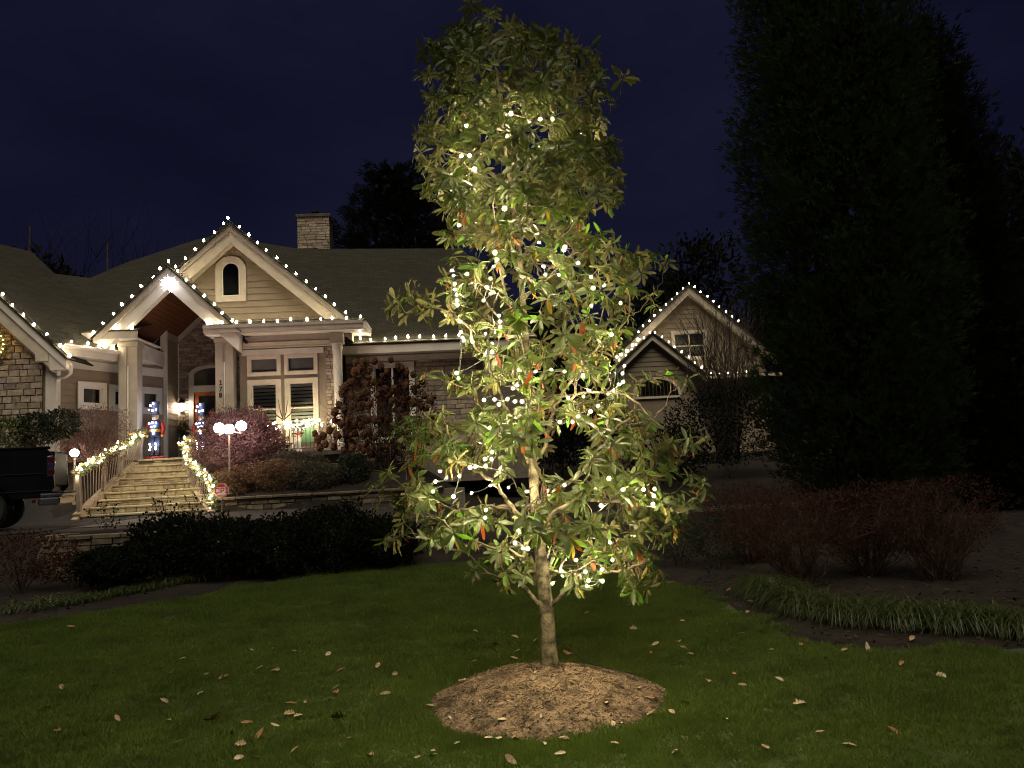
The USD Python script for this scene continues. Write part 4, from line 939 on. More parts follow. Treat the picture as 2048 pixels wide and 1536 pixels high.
lamp_post(l2u, -2.75, 1.2, [(0, 0, .09)], l2z - .09, 'single globe lamp glowing behind the black truck', .10)

# ------------------------------------------------------------------ octagonal sign
sgu, sgz = hp(443, 981, -3.35)
sn = thing('yard_sign', 'red and white octagonal CPI yard sign on a stake beside the steps', 'sign', (sgu, -3.35, .8), house=True)
octa = lambda R_: Polygon([(sgu + R_ * math.cos(math.pi / 8 + k * math.pi / 4), sgz + R_ * math.sin(math.pi / 8 + k * math.pi / 4)) for k in range(8)])
part(sn, 'panel', prism(octa(.175), -3.362, -3.35), 'sign_white')
part(sn, 'red_border', prism(octa(.166).difference(octa(.148)), -3.366, -3.3625), 'sign_red')
part(sn, 'red_band', prism(octa(.139).intersection(Polygon(sbox(sgu - .2, sgz + .085, sgu + .2, sgz + .2))), -3.366, -3.3625), 'sign_red')
part(sn, 'red_band', prism(octa(.139).intersection(Polygon(sbox(sgu - .2, sgz - .118, sgu + .2, sgz - .100))), -3.366, -3.3625), 'sign_red')
t = meshkit.text_mesh('CPI', .125, .004, True); p = np.array(t.vertices); p[:, 0] -= (p[:, 0].min() + p[:, 0].max()) / 2
part(sn, 'lettering', (np.stack([sgu + p[:, 0], -3.3625 - p[:, 2], sgz - .062 + p[:, 1]], -1), np.array(t.faces)), 'sign_red')
part(sn, 'stake', beam((sgu, -3.335, .8), (sgu, -3.335, sgz - .1), .02, .02, up=(0, 1, 0)), 'bronze_rail')

# ------------------------------------------------------------------ retaining walls
rwl = thing('retaining_wall', 'long low stone retaining wall right of the steps, half hidden by hedge', 'retaining wall', (-5.4, -3.0, .5), house=True)
part(rwl, 'wall_core', bx(-7.42, -1.5, -2.99, -2.8, .3, 1.12), 'mortar')
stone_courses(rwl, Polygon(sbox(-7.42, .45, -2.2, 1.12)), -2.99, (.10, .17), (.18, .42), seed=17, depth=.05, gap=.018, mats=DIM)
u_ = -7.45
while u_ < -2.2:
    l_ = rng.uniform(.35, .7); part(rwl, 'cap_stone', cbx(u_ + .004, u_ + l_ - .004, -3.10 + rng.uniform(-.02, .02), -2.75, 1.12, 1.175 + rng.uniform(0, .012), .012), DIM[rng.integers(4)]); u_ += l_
lw = thing('low_wall', 'low curved dry stone wall end in front of the steps and the truck', 'stone wall', (-7.0, 12.9, .2))
cx_, pa = None, []
A_, B_ = at_y(76, 1062, 12.75), at_y(300, 1046, 13.0)
path = [np.array([-7.55, 13.75]), np.array([-7.85, 13.3]), np.array([-7.9, 12.95]), np.array([-7.7, 12.75]), np.array([-7.0, 12.72]), np.array([-6.2, 12.8]), np.array([-5.0, 12.95]), np.array([-3.8, 13.05])]
pp = np.array(path); cum = np.r_[0, np.cumsum(np.linalg.norm(np.diff(pp, axis=0), axis=1))]
def pev(s): return np.array([np.interp(s, cum, pp[:, 0]), np.interp(s, cum, pp[:, 1])])
r = np.random.default_rng(31)
for row in range(8):
    s = r.uniform(0, .2); zr = .08 + row * .098
    while s < cum[-1] - .1:
        l_ = r.uniform(.13, .34) if row < 7 else r.uniform(.3, .5); a_, b_ = pev(s + .008), pev(min(s + l_ - .008, cum[-1]))
        hgt_ = .092 if row < 7 else .06
        if np.linalg.norm(b_ - a_) > .06:
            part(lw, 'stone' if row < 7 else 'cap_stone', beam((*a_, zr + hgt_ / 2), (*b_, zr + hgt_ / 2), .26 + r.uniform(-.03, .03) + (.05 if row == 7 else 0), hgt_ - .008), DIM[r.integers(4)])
        s += l_
# paved walk
solo('walkway', sheet(np.arange(-8.4, -7.0, .25), np.arange(14.5, 19.3, .25), .012, lambda x, y: (x < -7.2)), 'concrete', kind='structure', smooth=True)
solo('driveway', sheet(np.arange(-26, -8.3, .5), np.arange(13.6, 19.0, .5), .014), 'asphalt', kind='structure', smooth=True)
solo('path', sheet(np.arange(1.5, 14, .3), np.arange(17.2, 19.0, .3), .012), 'concrete', kind='structure', smooth=True)

# ------------------------------------------------------------------ black pickup truck (rear end in view)
TX, TY, TZ = -8.70, 14.5, .86
TR = math.radians(23)
def turn(vf):
    v, f = vf; v = np.array(v, float); x, y = v[:, 0] - TX, v[:, 1] - TY
    v[:, 0] = TX + x * math.cos(TR) - y * math.sin(TR); v[:, 1] = TY + x * math.sin(TR) + y * math.cos(TR); return v, f
def tpart(par, name, vf, mat, smooth=False): return part(par, name, turn(vf), mat, smooth)
tk = thing('pickup_truck', 'black pickup truck, its chrome rear end showing at the left edge', 'truck', (TX - 2.8, TY + .9, TZ))
def tb(x0, x1, y0, y1, z0, z1, c=.03): return cbx(TX + x0, TX + x1, TY + y0, TY + y1, TZ + z0, TZ + z1, c)
side = Polygon([(TX - 5.6, TZ + .62), (TX - 5.6, TZ + 1.12), (TX - 5.45, TZ + 1.24), (TX - 4.1, TZ + 1.32), (TX - 3.5, TZ + 1.86), (TX - 2.35, TZ + 1.9), (TX - 2.12, TZ + 1.58), (TX - 2.08, TZ + 1.52), (TX - .12, TZ + 1.50), (TX - .03, TZ + 1.40), (TX + .02, TZ + .78), (TX - .12, TZ + .58)])
for wx in (-1.15, -4.65): side = side.difference(Polygon([(TX + wx + .50 * math.cos(a), TZ + .42 + .50 * math.sin(a)) for a in np.linspace(0, 2 * np.pi, 28)]))
tpart(tk, 'body_side', prism(side, TY, TY + .09), 'black_paint'); tpart(tk, 'body_side', prism(side, TY + 1.83, TY + 1.92), 'black_paint')
tpart(tk, 'bed_rail', tb(-2.05, -.06, -.015, .10, 1.49, 1.545, .015), 'black_paint')
tpart(tk, 'cab', tb(-4.0, -2.15, .09, 1.83, .6, 1.88, .12), 'black_paint'); tpart(tk, 'hood', tb(-5.5, -4.0, .09, 1.83, .6, 1.24, .08), 'black_paint')
tpart(tk, 'bed_floor', tb(-2.15, -.1, .09, 1.83, .62, .85, .02), 'black_paint'); tpart(tk, 'tailgate', tb(-.10, .0, .09, 1.83, .80, 1.45, .02), 'tailgate_paint')
tpart(tk, 'side_window', prism(Polygon([(TX - 3.75, TZ + 1.36), (TX - 3.35, TZ + 1.80), (TX - 2.45, TZ + 1.82), (TX - 2.35, TZ + 1.38)]), TY - .004, TY - .001), 'window_glass')
tpart(tk, 'body_crease', cat([tb(-2.0, -.05, -.012, .002, 1.02, 1.045, .004), tb(-2.0, -.05, -.010, .002, .70, .72, .004)]), 'black_paint')
tl = tpart(tk, 'taillight', tb(-.12, .015, -.02, .10, .98, 1.36, .02), 'chrome')
for z in (1.02, 1.14, 1.25): tpart(tl, 'lens', tb(-.10, .022, -.028, .06, z, z + .085, .012), 'lamp_red' if z != 1.14 else 'chrome')
tpart(tk, 'bumper', cat([tb(-.22, .16, -.03, 1.95, .60, .66, .02), tb(-.24, .12, -.05, 1.97, .44, .585, .03)]), 'chrome')
tpart(tk, 'bumper_step', tb(-.05, .17, .1, 1.8, .665, .69, .01), 'tyre')
tpart(tk, 'reflector', tb(-.34, -.28, -.012, .01, .50, .56, .008), 'lamp_red')
for wx in (-1.15, -4.65):
    for wy in (.0, 1.70):
        w_ = tpart(tk, 'wheel', (lambda vf: (np.stack([TX + wx + vf[0][:, 0], TY + wy + .02 + vf[0][:, 2], TZ + .40 + vf[0][:, 1]], -1), vf[1][:, ::-1]))(lathe([(.22, 0), (.36, .0), (.40, .04), (.40, .18), (.36, .22), (.22, .22)], 22)), 'tyre', smooth=40)
        tpart(w_, 'rim', (lambda vf: (np.stack([TX + wx + vf[0][:, 0], TY + wy + .02 + vf[0][:, 2], TZ + .40 + vf[0][:, 1]], -1), vf[1][:, ::-1]))(lathe([(0, .03), (.08, .02), (.09, .05), (.2, .06), (.23, .02), (.23, .2), (0, .2)], 16)), 'chrome', smooth=30)

# ------------------------------------------------------------------ the lit magnolia
T0 = 5.47
tree = thing('magnolia_tree', 'tall young magnolia wound with string lights, standing in the mulch mound', 'tree', (0.165, T0, .12))
def tp(px, py, dy=0.0): return at_y(px, py, T0 + dy)
class Sk:                                        # skeleton: nodes with parents, for even tapering
    def __init__(s): s.p, s.par, s.kind = [], [], []
    def add(s, p, par, kind): s.p.append(np.asarray(p, float)); s.par.append(par); s.kind.append(kind); return len(s.p) - 1
sk = Sk()
def catmull(P, n):
    P = np.asarray(P, float); Q = np.vstack([2 * P[0] - P[1], P, 2 * P[-1] - P[-2]]); out = []
    for k in range(1, len(Q) - 2):
        for t in np.linspace(0, 1, n, endpoint=False):
            a, b, c, d = Q[k - 1], Q[k], Q[k + 1], Q[k + 2]
            out.append(.5 * (2 * b + (c - a) * t + (2 * a - 5 * b + 4 * c - d) * t * t + (3 * b - a - 3 * c + d) * t ** 3))
    out.append(P[-1]); return np.array(out)
trunk_px = [(1101, 1358), (1097, 1290), (1094, 1230), (1088, 1170), (1081, 1105), (1074, 1040), (1069, 985), (1066, 935), (1064, 870), (1060, 800), (1054, 720), (1047, 620), (1040, 520), (1030, 440), (1018, 350), (1006, 260), (996, 170), (986, 95), (977, 40)]
trunk_r = [.068, .054, .050, .048, .043, .039, .036, .034, .031, .029, .026, .023, .020, .018, .014, .011, .008, .006, .004]
tpts = catmull([tp(*q) for q in trunk_px], 4); trad = np.interp(np.linspace(0, 1, len(tpts)), np.linspace(0, 1, len(trunk_r)), trunk_r)
rb = np.random.default_rng(91)
tv, tf = tube(tpts, trad, 14)
part(tree, 'trunk', (tv + (meshkit.noise(tv * 28, 2)[:, None] - .5) * .007, tf), 'bark', smooth=True)
prev = -1; trunk_nodes = []
for q in tpts: prev = sk.add(q, prev, 0); trunk_nodes.append(prev)
limbs = [
    ([(1094, 1218), (1125, 1190), (1152, 1163), (1210, 1146), (1255, 1140), (1300, 1118)], [0, -.06, -.12, -.2, -.25, -.3], .017),
    ([(1086, 1214), (1060, 1190), (1035, 1160), (1012, 1115), (965, 1092), (905, 1098), (872, 1085)], [0, -.06, -.12, -.2, -.25, -.3, -.3], .018),
    ([(1072, 1050), (1030, 1022), (1003, 985), (975, 955), (940, 932), (905, 890), (893, 850)], [0, -.05, -.1, -.12, -.15, -.2, -.22], .018),
    ([(1075, 1035), (1092, 1010), (1122, 972), (1165, 945), (1195, 912), (1228, 862), (1265, 835)], [0, -.04, -.06, -.08, -.1, -.1, -.1], .018),
    ([(1076, 1055), (1118, 1018), (1170, 1000), (1240, 1003), (1300, 1015), (1350, 1005)], [0, -.1, -.2, -.3, -.38, -.42], .014),
    ([(1068, 940), (1048, 905), (1036, 872), (1022, 832), (1000, 790), (985, 735), (972, 700)], [0, .03, .06, .08, .1, .1, .1], .017),
    ([(1068, 930), (1090, 890), (1100, 850), (1118, 800), (1150, 750), (1190, 700), (1230, 660)], [0, -.03, -.05, -.08, -.12, -.15, -.2], .016),
    ([(1070, 1010), (1010, 1012), (960, 1022), (905, 1040), (850, 1055)], [0, .12, .2, .3, .35], .011),
    ([(1062, 815), (1140, 790), (1215, 785), (1265, 800), (1320, 850)], [0, -.2, -.3, -.35, -.4], .011),
    ([(1052, 690), (1000, 640), (960, 585), (920, 530)], [0, .05, .1, .12], .011),
    ([(1046, 600), (1100, 540), (1160, 500), (1220, 480)], [0, -.05, -.1, -.1], .011),
    ([(1037, 490), (1075, 420), (1130, 370), (1190, 340)], [0, .03, .05, .05], .010),
    ([(1025, 400), (975, 340), (920, 320), (880, 300)], [0, -.05, -.1, -.1], .010),
    ([(1010, 280), (1070, 230), (1130, 180), (1180, 160)], [0, -.05, -.1, -.1], .009),
    ([(1000, 210), (950, 170), (900, 130), (870, 105)], [0, .05, .05, .05], .008),
    ([(1056, 750), (1046, 690), (1030, 650), (1035, 610)], [0, -.5, -.95, -1.15], .009),
]
for lp, dys, r0 in limbs:
    P = catmull([tp(*q, dy) for q, dy in zip(lp, dys)], 4)
    P[1:-1] += rb.normal(size=P[1:-1].shape) * .006
    rad = r0 * np.linspace(1, .38, len(P)) ** .9
    lv, lf = tube(P, rad, 8)
    part(tree, 'limb', (lv + (meshkit.noise(lv * 40, 4)[:, None] - .5) * .004, lf), 'bark', smooth=True)
    k0 = int(np.argmin([np.linalg.norm(sk.p[k] - P[0]) for k in trunk_nodes])); prev = trunk_nodes[k0]
    for q in P[1:]: prev = sk.add(q, prev, 1)
# crown outline measured from the photograph's silhouette: height row -> left and right edge
OUT = np.array([(40, 940, 1060), (60, 858, 1085), (90, 845, 1175), (130, 838, 1215), (170, 835, 1232), (210, 832, 1232), (255, 822, 1228), (300, 815, 1240), (345, 825, 1258), (390, 830, 1268), (425, 862, 1225), (446, 905, 1165), (468, 858, 1225), (500, 862, 1300), (530, 872, 1322), (560, 830, 1318), (585, 780, 1316), (612, 790, 1320), (640, 870, 1314), (670, 900, 1285), (700, 912, 1245), (730, 880, 1270), (755, 870, 1330), (785, 915, 1250), (812, 868, 1270), (840, 800, 1320), (875, 800, 1392), (905, 775, 1385), (940, 755, 1365), (975, 752, 1398), (1005, 770, 1398), (1035, 775, 1392), (1065, 780, 1372), (1085, 830, 1320), (1110, 915, 1308), (1140, 948, 1330), (1160, 965, 1325), (1182, 985, 1310)], float)
GAPS = [(870, 925, 1040, 1000), (1085, 850, 1180, 955), (1005, 905, 1052, 1010), (1095, 1150, 1240, 1350), (1040, 1150, 1100, 1400), (985, 1185, 1330, 1400), (960, 310, 1000, 345), (900, 690, 960, 745), (930, 770, 1050, 815), (1000, 690, 1030, 730), (1220, 700, 1300, 760), (885, 995, 1000, 1010), (950, 1050, 1010, 1075), (880, 1095, 960, 1160), (1290, 640, 1340, 740), (1040, 560, 1070, 700)]
def in_gap(x, y): return any(a <= x <= c and b <= y <= d for a, b, c, d in GAPS)
def tip_ok(x, y): 
    l_, r_ = np.interp(y, OUT[:, 0], OUT[:, 1]), np.interp(y, OUT[:, 0], OUT[:, 2]); return l_ <= x <= r_
tips = []
rowsw = OUT[:, 2] - OUT[:, 1]
yy_ = np.linspace(45, 1180, 800); ww = np.interp(yy_, OUT[:, 0], rowsw) ** 1.0 * np.where(yy_ < 480, 1.75, np.where(yy_ > 1090, .8, 1.0)); ww /= ww.sum()
guard = 0
while len(tips) < 1300 and guard < 150000:
    guard += 1
    y = rb.choice(yy_, p=ww); l_, r_ = np.interp(y, OUT[:, 0], OUT[:, 1]), np.interp(y, OUT[:, 0], OUT[:, 2])
    a = rb.uniform(0, 2 * np.pi); q = rb.uniform(.08, 1) ** .38
    ca, sb = q * math.cos(a), q * math.sin(a)
    hw = (r_ - l_) / 2 - 8; cxp = (r_ + l_) / 2
    dy = sb * hw / F * T0 * .92
    x = cxp + hw * ca; 
    if in_gap(x, y): continue
    # perspective: keep the outline when the tip is nearer or farther than the trunk
    P = at_y(x, y, T0 + dy)
    if any(np.linalg.norm(P - t_) < .058 for t_ in tips[-200:]): continue
    tips.append(P)
for (x, y, dy) in ((940, 8, 0), (985, 22, .05), (962, 30, -.05), (1035, 606, -1.2), (1070, 735, -1.0), (1035, 640, -1.1), (1345, 745, -.25), (1375, 755, -.3), (850, 745, -.2), (895, 760, -.25), (1010, 958, -.2), (1150, 1170, -.25), (1205, 1150, -.3)): tips.append(at_y(x, y, T0 + dy))
axis_x = lambda z: np.interp(z, tpts[:, 2], tpts[:, 0])
for (x, y) in ((790, 600), (810, 585), (830, 612), (850, 590), (775, 614), (805, 628), (845, 632), (825, 573), (860, 610), (1385, 945), (1400, 962), (1395, 990), (1370, 1012), (1380, 872), (1392, 888), (1350, 1062), (1410, 975), (750, 960), (758, 985), (770, 938), (785, 1076), (800, 1064), (772, 1083), (1332, 1152), (1318, 1138), (945, 1136), (790, 852), (812, 838), (800, 872), (1330, 520), (1310, 508), (1250, 150), (1228, 200), (838, 140), (845, 100), (1180, 92), (1150, 100)): tips.append(at_y(x, y, T0 + rb.uniform(-.25, .1)))
tips.sort(key=lambda q: math.hypot(q[0] - axis_x(q[2]), q[1] - T0))
tipdir = []; twigs = []
for q in tips:
    A = np.array(sk.p); dv = q - A; hd = np.hypot(dv[:, 0], dv[:, 1]); D = np.linalg.norm(dv, axis=1)
    pen = D + 1.6 * np.clip(.35 * hd - dv[:, 2], 0, None) + np.where(D < .07, .3, 0) + np.where(np.array(sk.kind) == 2, .0, .04)
    k = int(np.argmin(pen)); p0 = sk.p[k]; L_ = max(D[k], .02)
    out = unit(np.array([q[0] - axis_x(q[2]), q[1] - T0, .0]) + 1e-6)
    c1 = p0 + (out * .55 + [0, 0, .12]) * L_ * .5 + rb.normal(size=3) * L_ * .06
    n = max(3, int(L_ / .05) + 2); t = np.linspace(0, 1, n)[:, None]
    P = (1 - t) ** 2 * p0 + 2 * t * (1 - t) * c1 + t ** 2 * q
    P[1:-1] += rb.normal(size=P[1:-1].shape) * .006
    prev = k
    for w in P[1:]: prev = sk.add(w, prev, 2)
    twigs.append((k, P, prev)); tipdir.append(unit(P[-1] - P[-2]))
load = np.zeros(len(sk.p))
for _, _, e in twigs:
    while e >= 0: load[e] += 1; e = sk.par[e]
TW = []
for k, P, e in twigs:
    ids = [];  x = e
    for _ in range(len(P) - 1): ids.append(x); x = sk.par[x]
    ids = ids[::-1]; rad = .0026 * np.array([load[ids[0]]] + [load[i_] for i_ in ids]) ** .42
    TW.append(tube(P, np.minimum(rad, .011), 5))
part(tree, 'twigs', cat(TW), 'twig_bark', smooth=True, kind='stuff', label='thin forking twigs of the crown')

# bulbs: where the photograph shows them, set on the near part of the crown
BULBS = [(1022, 227), (1105, 238), (923, 312), (939, 311), (949, 338), (1009, 417), (990, 505), (994, 519), (987, 533), (1128, 500), (1130, 494), (1156, 526), (1118, 550), (1087, 533), (1091, 549), (1182, 554), (1186, 576), (1241, 606), (907, 551), (934, 548), (904, 541), (909, 568), (910, 579), (913, 590), (914, 601), (915, 610), (920, 643), (922, 664), (925, 675), (928, 681), (945, 683), (981, 557), (974, 574), (981, 587), (987, 585), (967, 601), (998, 631), (1000, 643), (1000, 654), (1223, 669), (1233, 714), (1242, 709), (1254, 702), (1265, 690), (1276, 679), (1249, 732), (1245, 747), (1246, 764), (1238, 769), (1227, 781), (1216, 787), (1196, 812), (1181, 823), (1156, 833), (1145, 844), (1120, 844), (1167, 793), (1137, 796), (1178, 781), (1166, 752), (1129, 743), (1103, 739), (1071, 743), (1037, 740), (1034, 770), (1026, 777), (917, 757), (913, 746), (968, 800), (989, 799), (998, 809), (1015, 798), (1030, 803), (1044, 803), (984, 704), (984, 904), (970, 918), (983, 918), (971, 932), (951, 933), (940, 935), (919, 952), (892, 955), (871, 963), (866, 983), (907, 993), (943, 986), (981, 971), (1017, 975), (1054, 983), (1095, 981), (1129, 970), (1246, 979), (1287, 979), (1309, 978), (1308, 992), (1306, 1008), (1218, 957), (1202, 1011), (972, 1020), (970, 1036), (1030, 1086), (1046, 1097), (1056, 1097), (1037, 1061), (1152, 1120), (1123, 1142), (1171, 1144), (1204, 1139), (1225, 1120), (1177, 1161), (1174, 1172), (1205, 1162), (1105, 1167), (1220, 1085)]
CLEAR = {(981, 971), (1017, 975), (1054, 983), (1095, 981), (943, 986)}
B = []
for (x, y) in BULBS:
    l_, r_ = np.interp(y, OUT[:, 0], OUT[:, 1]), np.interp(y, OUT[:, 0], OUT[:, 2]); hw = (r_ - l_) / 2; a = np.clip((x - (l_ + r_) / 2) / hw, -.95, .95)
    k = .12 if (x, y) in CLEAR else rb.uniform(.45, .95)
    B.append(at_y(x, y, T0 - math.sqrt(1 - a * a) * hw / F * T0 * k - .01))
FRONT = len(B)
for y in np.r_[np.arange(215, 470, 16), np.arange(480, 1080, 42), np.arange(1090, 1166, 14)]:             # the same wires pass round the far side and between the limbs
    l_, r_ = np.interp(y, OUT[:, 0], OUT[:, 1]), np.interp(y, OUT[:, 0], OUT[:, 2]); hw = (r_ - l_) / 2 - 12; a = rb.uniform(-.9, .9)
    B.append(at_y((l_ + r_) / 2 + a * hw, y + rb.uniform(-9, 9), T0 + math.sqrt(1 - a * a) * hw / F * T0 * (rb.uniform(.25, .9) if y > 470 else rb.uniform(-.35, .7))))
B = np.array(B); bz = B[:, 2]
tiers = [(3.95, 9, 'topmost loop of string lights, in the magnolia above the roof line'), (3.05, 3.95, 'loop of string lights below the topmost one in the magnolia'), (2.60, 3.05, 'loop of string lights in the magnolia at the height of the gable windows'), (2.05, 2.60, 'loop of string lights in the magnolia level with the gutters'), (1.30, 2.05, 'loop of string lights in the magnolia just above the trunk fork'), (-1, 1.30, 'lowest loops of string lights near the bottom limbs of the magnolia')]
for lo, hi, lab in tiers:
    ids = np.where((bz >= lo) & (bz < hi))[0]
    if len(ids) < 2: continue
    an = np.arctan2(B[ids, 1] - T0, B[ids, 0] - np.array([axis_x(z) for z in bz[ids]]))
    ids = ids[np.argsort(an)]; pts = B[ids]
    cord = []
    for p0, p1 in zip(pts[:-1], pts[1:]):
        L_ = np.linalg.norm(p1 - p0)
        if L_ < .34: cord.append(np.array([p0 + [0, 0, R_TREE * .6], p0 * .7 + p1 * .3 - [0, 0, .05 * L_], p0 * .3 + p1 * .7 - [0, 0, .05 * L_], p1 + [0, 0, R_TREE * .6]]))
        else: cord += [np.array([p0 + [0, 0, .003], p0 + [.02, .03, .02], p0 + [.05, .09, .03]])]
    cord.append(np.array([pts[-1], pts[-1] + [0, .05, .02]]))
    light_string('string_lights', lab, list(pts), 'tree_bulb', R_TREE, cord=cord, house=False, cord_mat='cord_green')
# leaves: whorls at the twig tips
base, dirs_, nrm_, LL, WW, CU_ = [], [], [], [], [], []
for q, d in zip(tips, tipdir):
    out = unit(np.array([q[0] - axis_x(q[2]), q[1] - T0, .0]) + 1e-6)
    ax = unit(d * .7 + out * .45 + [0, 0, .25] + rb.normal(size=3) * .38)
    n = rb.integers(8, 15); a0_ = rb.uniform(0, 6.28)
    s1 = unit(np.cross(ax, [.1, .3, .9])); s2 = np.cross(ax, s1); size = rb.uniform(.80, 1.12)
    for k in range(n):
        a_ = a0_ + k * 2.4; el = rb.uniform(-.35, .75) if k < n - 2 else rb.uniform(.6, 1.2)
        rad = s1 * math.cos(a_) + s2 * math.sin(a_)
        dd = unit(rad * math.cos(el) + ax * math.sin(el) - np.array([0, 0, .32]) + rb.normal(size=3) * .16)
        base.append(q - ax * (k / n) * .06 + rad * .004); dirs_.append(dd); nrm_.append(unit(ax * math.cos(el) - rad * math.sin(el) * .6 + rb.normal(size=3) * .35))
        LL.append(size * rb.uniform(.074, .126)); WW.append(LL[-1] * rb.uniform(.25, .34)); CU_.append(rb.uniform(.05, .38))
base, dirs_, nrm_, LL, WW, CU_ = map(np.array, (base, dirs_, nrm_, LL, WW, CU_))
mid = base + dirs_ * LL[:, None] * .5
mx, my, md = project_all = (lambda q: ((1024 + F * (q @ _r) / (q @ _f)), (768 - F * (q @ _u) / (q @ _f)), q @ _f))(mid - CAM)
keep = np.ones(len(base), bool)
for kb, bpt in enumerate(B):
    X, Y, D = project(bpt)
    keep &= np.linalg.norm(mid - bpt, axis=1) > .088
    if kb >= FRONT: continue
    for pos in (.2, .5, .8):
        qq = base + dirs_ * LL[:, None] * pos - CAM; dx = 1024 + F * (qq @ _r) / (qq @ _f) - X; dyy = 768 - F * (qq @ _u) / (qq @ _f) - Y
        keep &= ~((np.hypot(dx, dyy) < 9) & (qq @ _f < D + .02))
    keep &= np.linalg.norm(mid - bpt, axis=1) > .035
for (a, b, c, d) in ((1045, 1185, 1130, 1360), (1050, 945, 1082, 1030)):
    keep &= ~((mx > a) & (mx < c) & (my > b) & (my < d))
idx = np.where(keep)[0]
kind = np.full(len(base), 'magnolia_leaf', dtype=object); u_ = rb.uniform(size=len(base))
low = my > 420
kind[(u_ < .022) & low] = 'yellow_leaf'; kind[(u_ > .022) & (u_ < .05) & low] = 'orange_leaf'; kind[(u_ > .05) & (u_ < .11) & low] = 'green_young_leaf'
old = np.isin(kind, ['yellow_leaf', 'orange_leaf'])
dirs_[old] = unit(dirs_[old] * .5 + [0, 0, -.9])
V_, F_ = leaf_batch(base, dirs_, nrm_, LL, WW, CU_)
appar = LL / md
near = idx[np.argsort(-appar[idx])][:300 - 0]
odd = [k for k in idx if kind[k] in ('yellow_leaf', 'orange_leaf')][:60]
single = list(dict.fromkeys(odd + list(near)))[:300]
for k in single:
    part(tree, 'leaf', (V_[k], F_), kind[k], smooth=True, label={'yellow_leaf': 'yellow dying leaf', 'orange_leaf': 'orange brown dying leaf'}.get(kind[k]))
rest = np.setdiff1d(idx, single)
for kd in ('magnolia_leaf', 'green_young_leaf', 'yellow_leaf', 'orange_leaf'):
    s_ = rest[kind[rest] == kd]
    if len(s_): part(tree, 'foliage', merge_batch(V_[s_], F_), kd, smooth=True, kind='stuff', label={'magnolia_leaf': 'olive green leaf whorls', 'green_young_leaf': 'bright green leaves', 'yellow_leaf': 'yellow leaves', 'orange_leaf': 'rusty leaves'}[kd])
# power cable from the tree across the lawn
cab = [at_z(x, y, 0) for x, y in ((1108, 1180), (1112, 1240))]
cpx = [(1118, 1282), (1132, 1298), (1150, 1312), (1170, 1326), (1200, 1338), (1235, 1343), (1270, 1352)]
cp = [(lambda q: [q[0], q[1], height(q[0], q[1]) + .035])(at_z(x, y, .02)) for x, y in cpx]
solo('power_cable', tube(catmull([tp(1096, 1216, .05), tp(1103, 1250, .10), tp(1110, 1275, .3)] + [np.array(c) for c in cp], 5), .004, 5), 'cable_rubber', 'thin dark power cable running from the lit trunk into the grass', 'cable')

# ------------------------------------------------------------------ fallen leaves, one by one
r = np.random.default_rng(77)
def fallen(x, y, mat, L, label, group, on=None, oak=False):
    if group:
        w_ = {'dead_leaf_tan': 'tan', 'dead_leaf_brown': 'brown', 'dead_leaf_pale': 'pale', 'dead_leaf_red': 'red'}[mat] + (' lobed' if oak else ' oval')
        label = w_ + ' ' + label; group = w_ + ' ' + group
    q = at_z(x, y, .0)
    for _ in range(3): q = at_z(x, y, float(surf(q[0], q[1])) + .02)
    gz = float(surf(q[0], q[1])); onm = mound_h(q[0], q[1])[1] < 1
    z = gz + (.012 if onm else .030)
    d = unit(np.array([r.normal(), r.normal(), r.normal() * .18])); n_ = unit(np.array([r.normal() * .35, r.normal() * .35 - .15, 1]))
    if not oak:
        v, f = leaf_batch(np.array([[q[0], q[1], z]]) - d * L / 2, d[None], n_[None], L, L * r.uniform(.36, .5), r.uniform(-.35, .3), r.uniform(.1, .55))
        v = v[0]
    else:
        s = np.cross(d, n_); prof = [(0, .03), (.12, .10), (.2, .28), (.28, .14), (.42, .38), (.52, .17), (.66, .36), (.76, .16), (.88, .2), (1, .0)]
        ctr = np.array([q[0], q[1], z]) - d * L / 2
        P = [(t, w, 1) for t, w in prof] + [(t, -w, 1) for t, w in prof[::-1]]
        v = np.array([ctr + d * L * t for t, _ in prof] + [ctr + d * L * (t + .06 * (abs(w) > .2)) + s * L * w + n_ * L * (abs(w) * r.uniform(.1, .75)) for t, w in prof] + [ctr + d * L * (t + .06 * (abs(w) > .2)) - s * L * w + n_ * L * (abs(w) * r.uniform(.1, .6)) for t, w in prof])
        k = len(prof); f = []
        for i_ in range(k - 1): f += [[i_, k + i_, k + i_ + 1], [i_, k + i_ + 1, i_ + 1], [i_, 2 * k + i_ + 1, 2 * k + i_], [i_, i_ + 1, 2 * k + i_ + 1]]
        f = np.array(f)
    solo('fallen_leaf', (v, f), mat, label, 'leaf', group, smooth=True, origin=(q[0], q[1], z))
TAN, BRN, PAL, RED = 'dead_leaf_tan', 'dead_leaf_brown', 'dead_leaf_pale', 'dead_leaf_red'
fallen(427, 1440, BRN, .17, 'large curled brown oak leaf, the biggest on the lawn left of the mulch', None, oak=True)
fallen(1311, 1394, RED, .10, 'dark red leaf at the right edge of the mulch mound', None)
fallen(929, 1368, TAN, .10, 'tan leaf standing up at the upper left edge of the mulch mound', None, oak=True)
fallen(1037, 1336, TAN, .11, 'curled tan oak leaf just behind the mulch mound, left of the trunk', None, oak=True)
fallen(1028, 1409, PAL, .10, 'pale oval leaf lying flat on the middle of the mulch mound', None)
fallen(679, 1438, BRN, .13, 'wide brown leaf on the grass left of the mulch mound, nearest to it', None, oak=True)
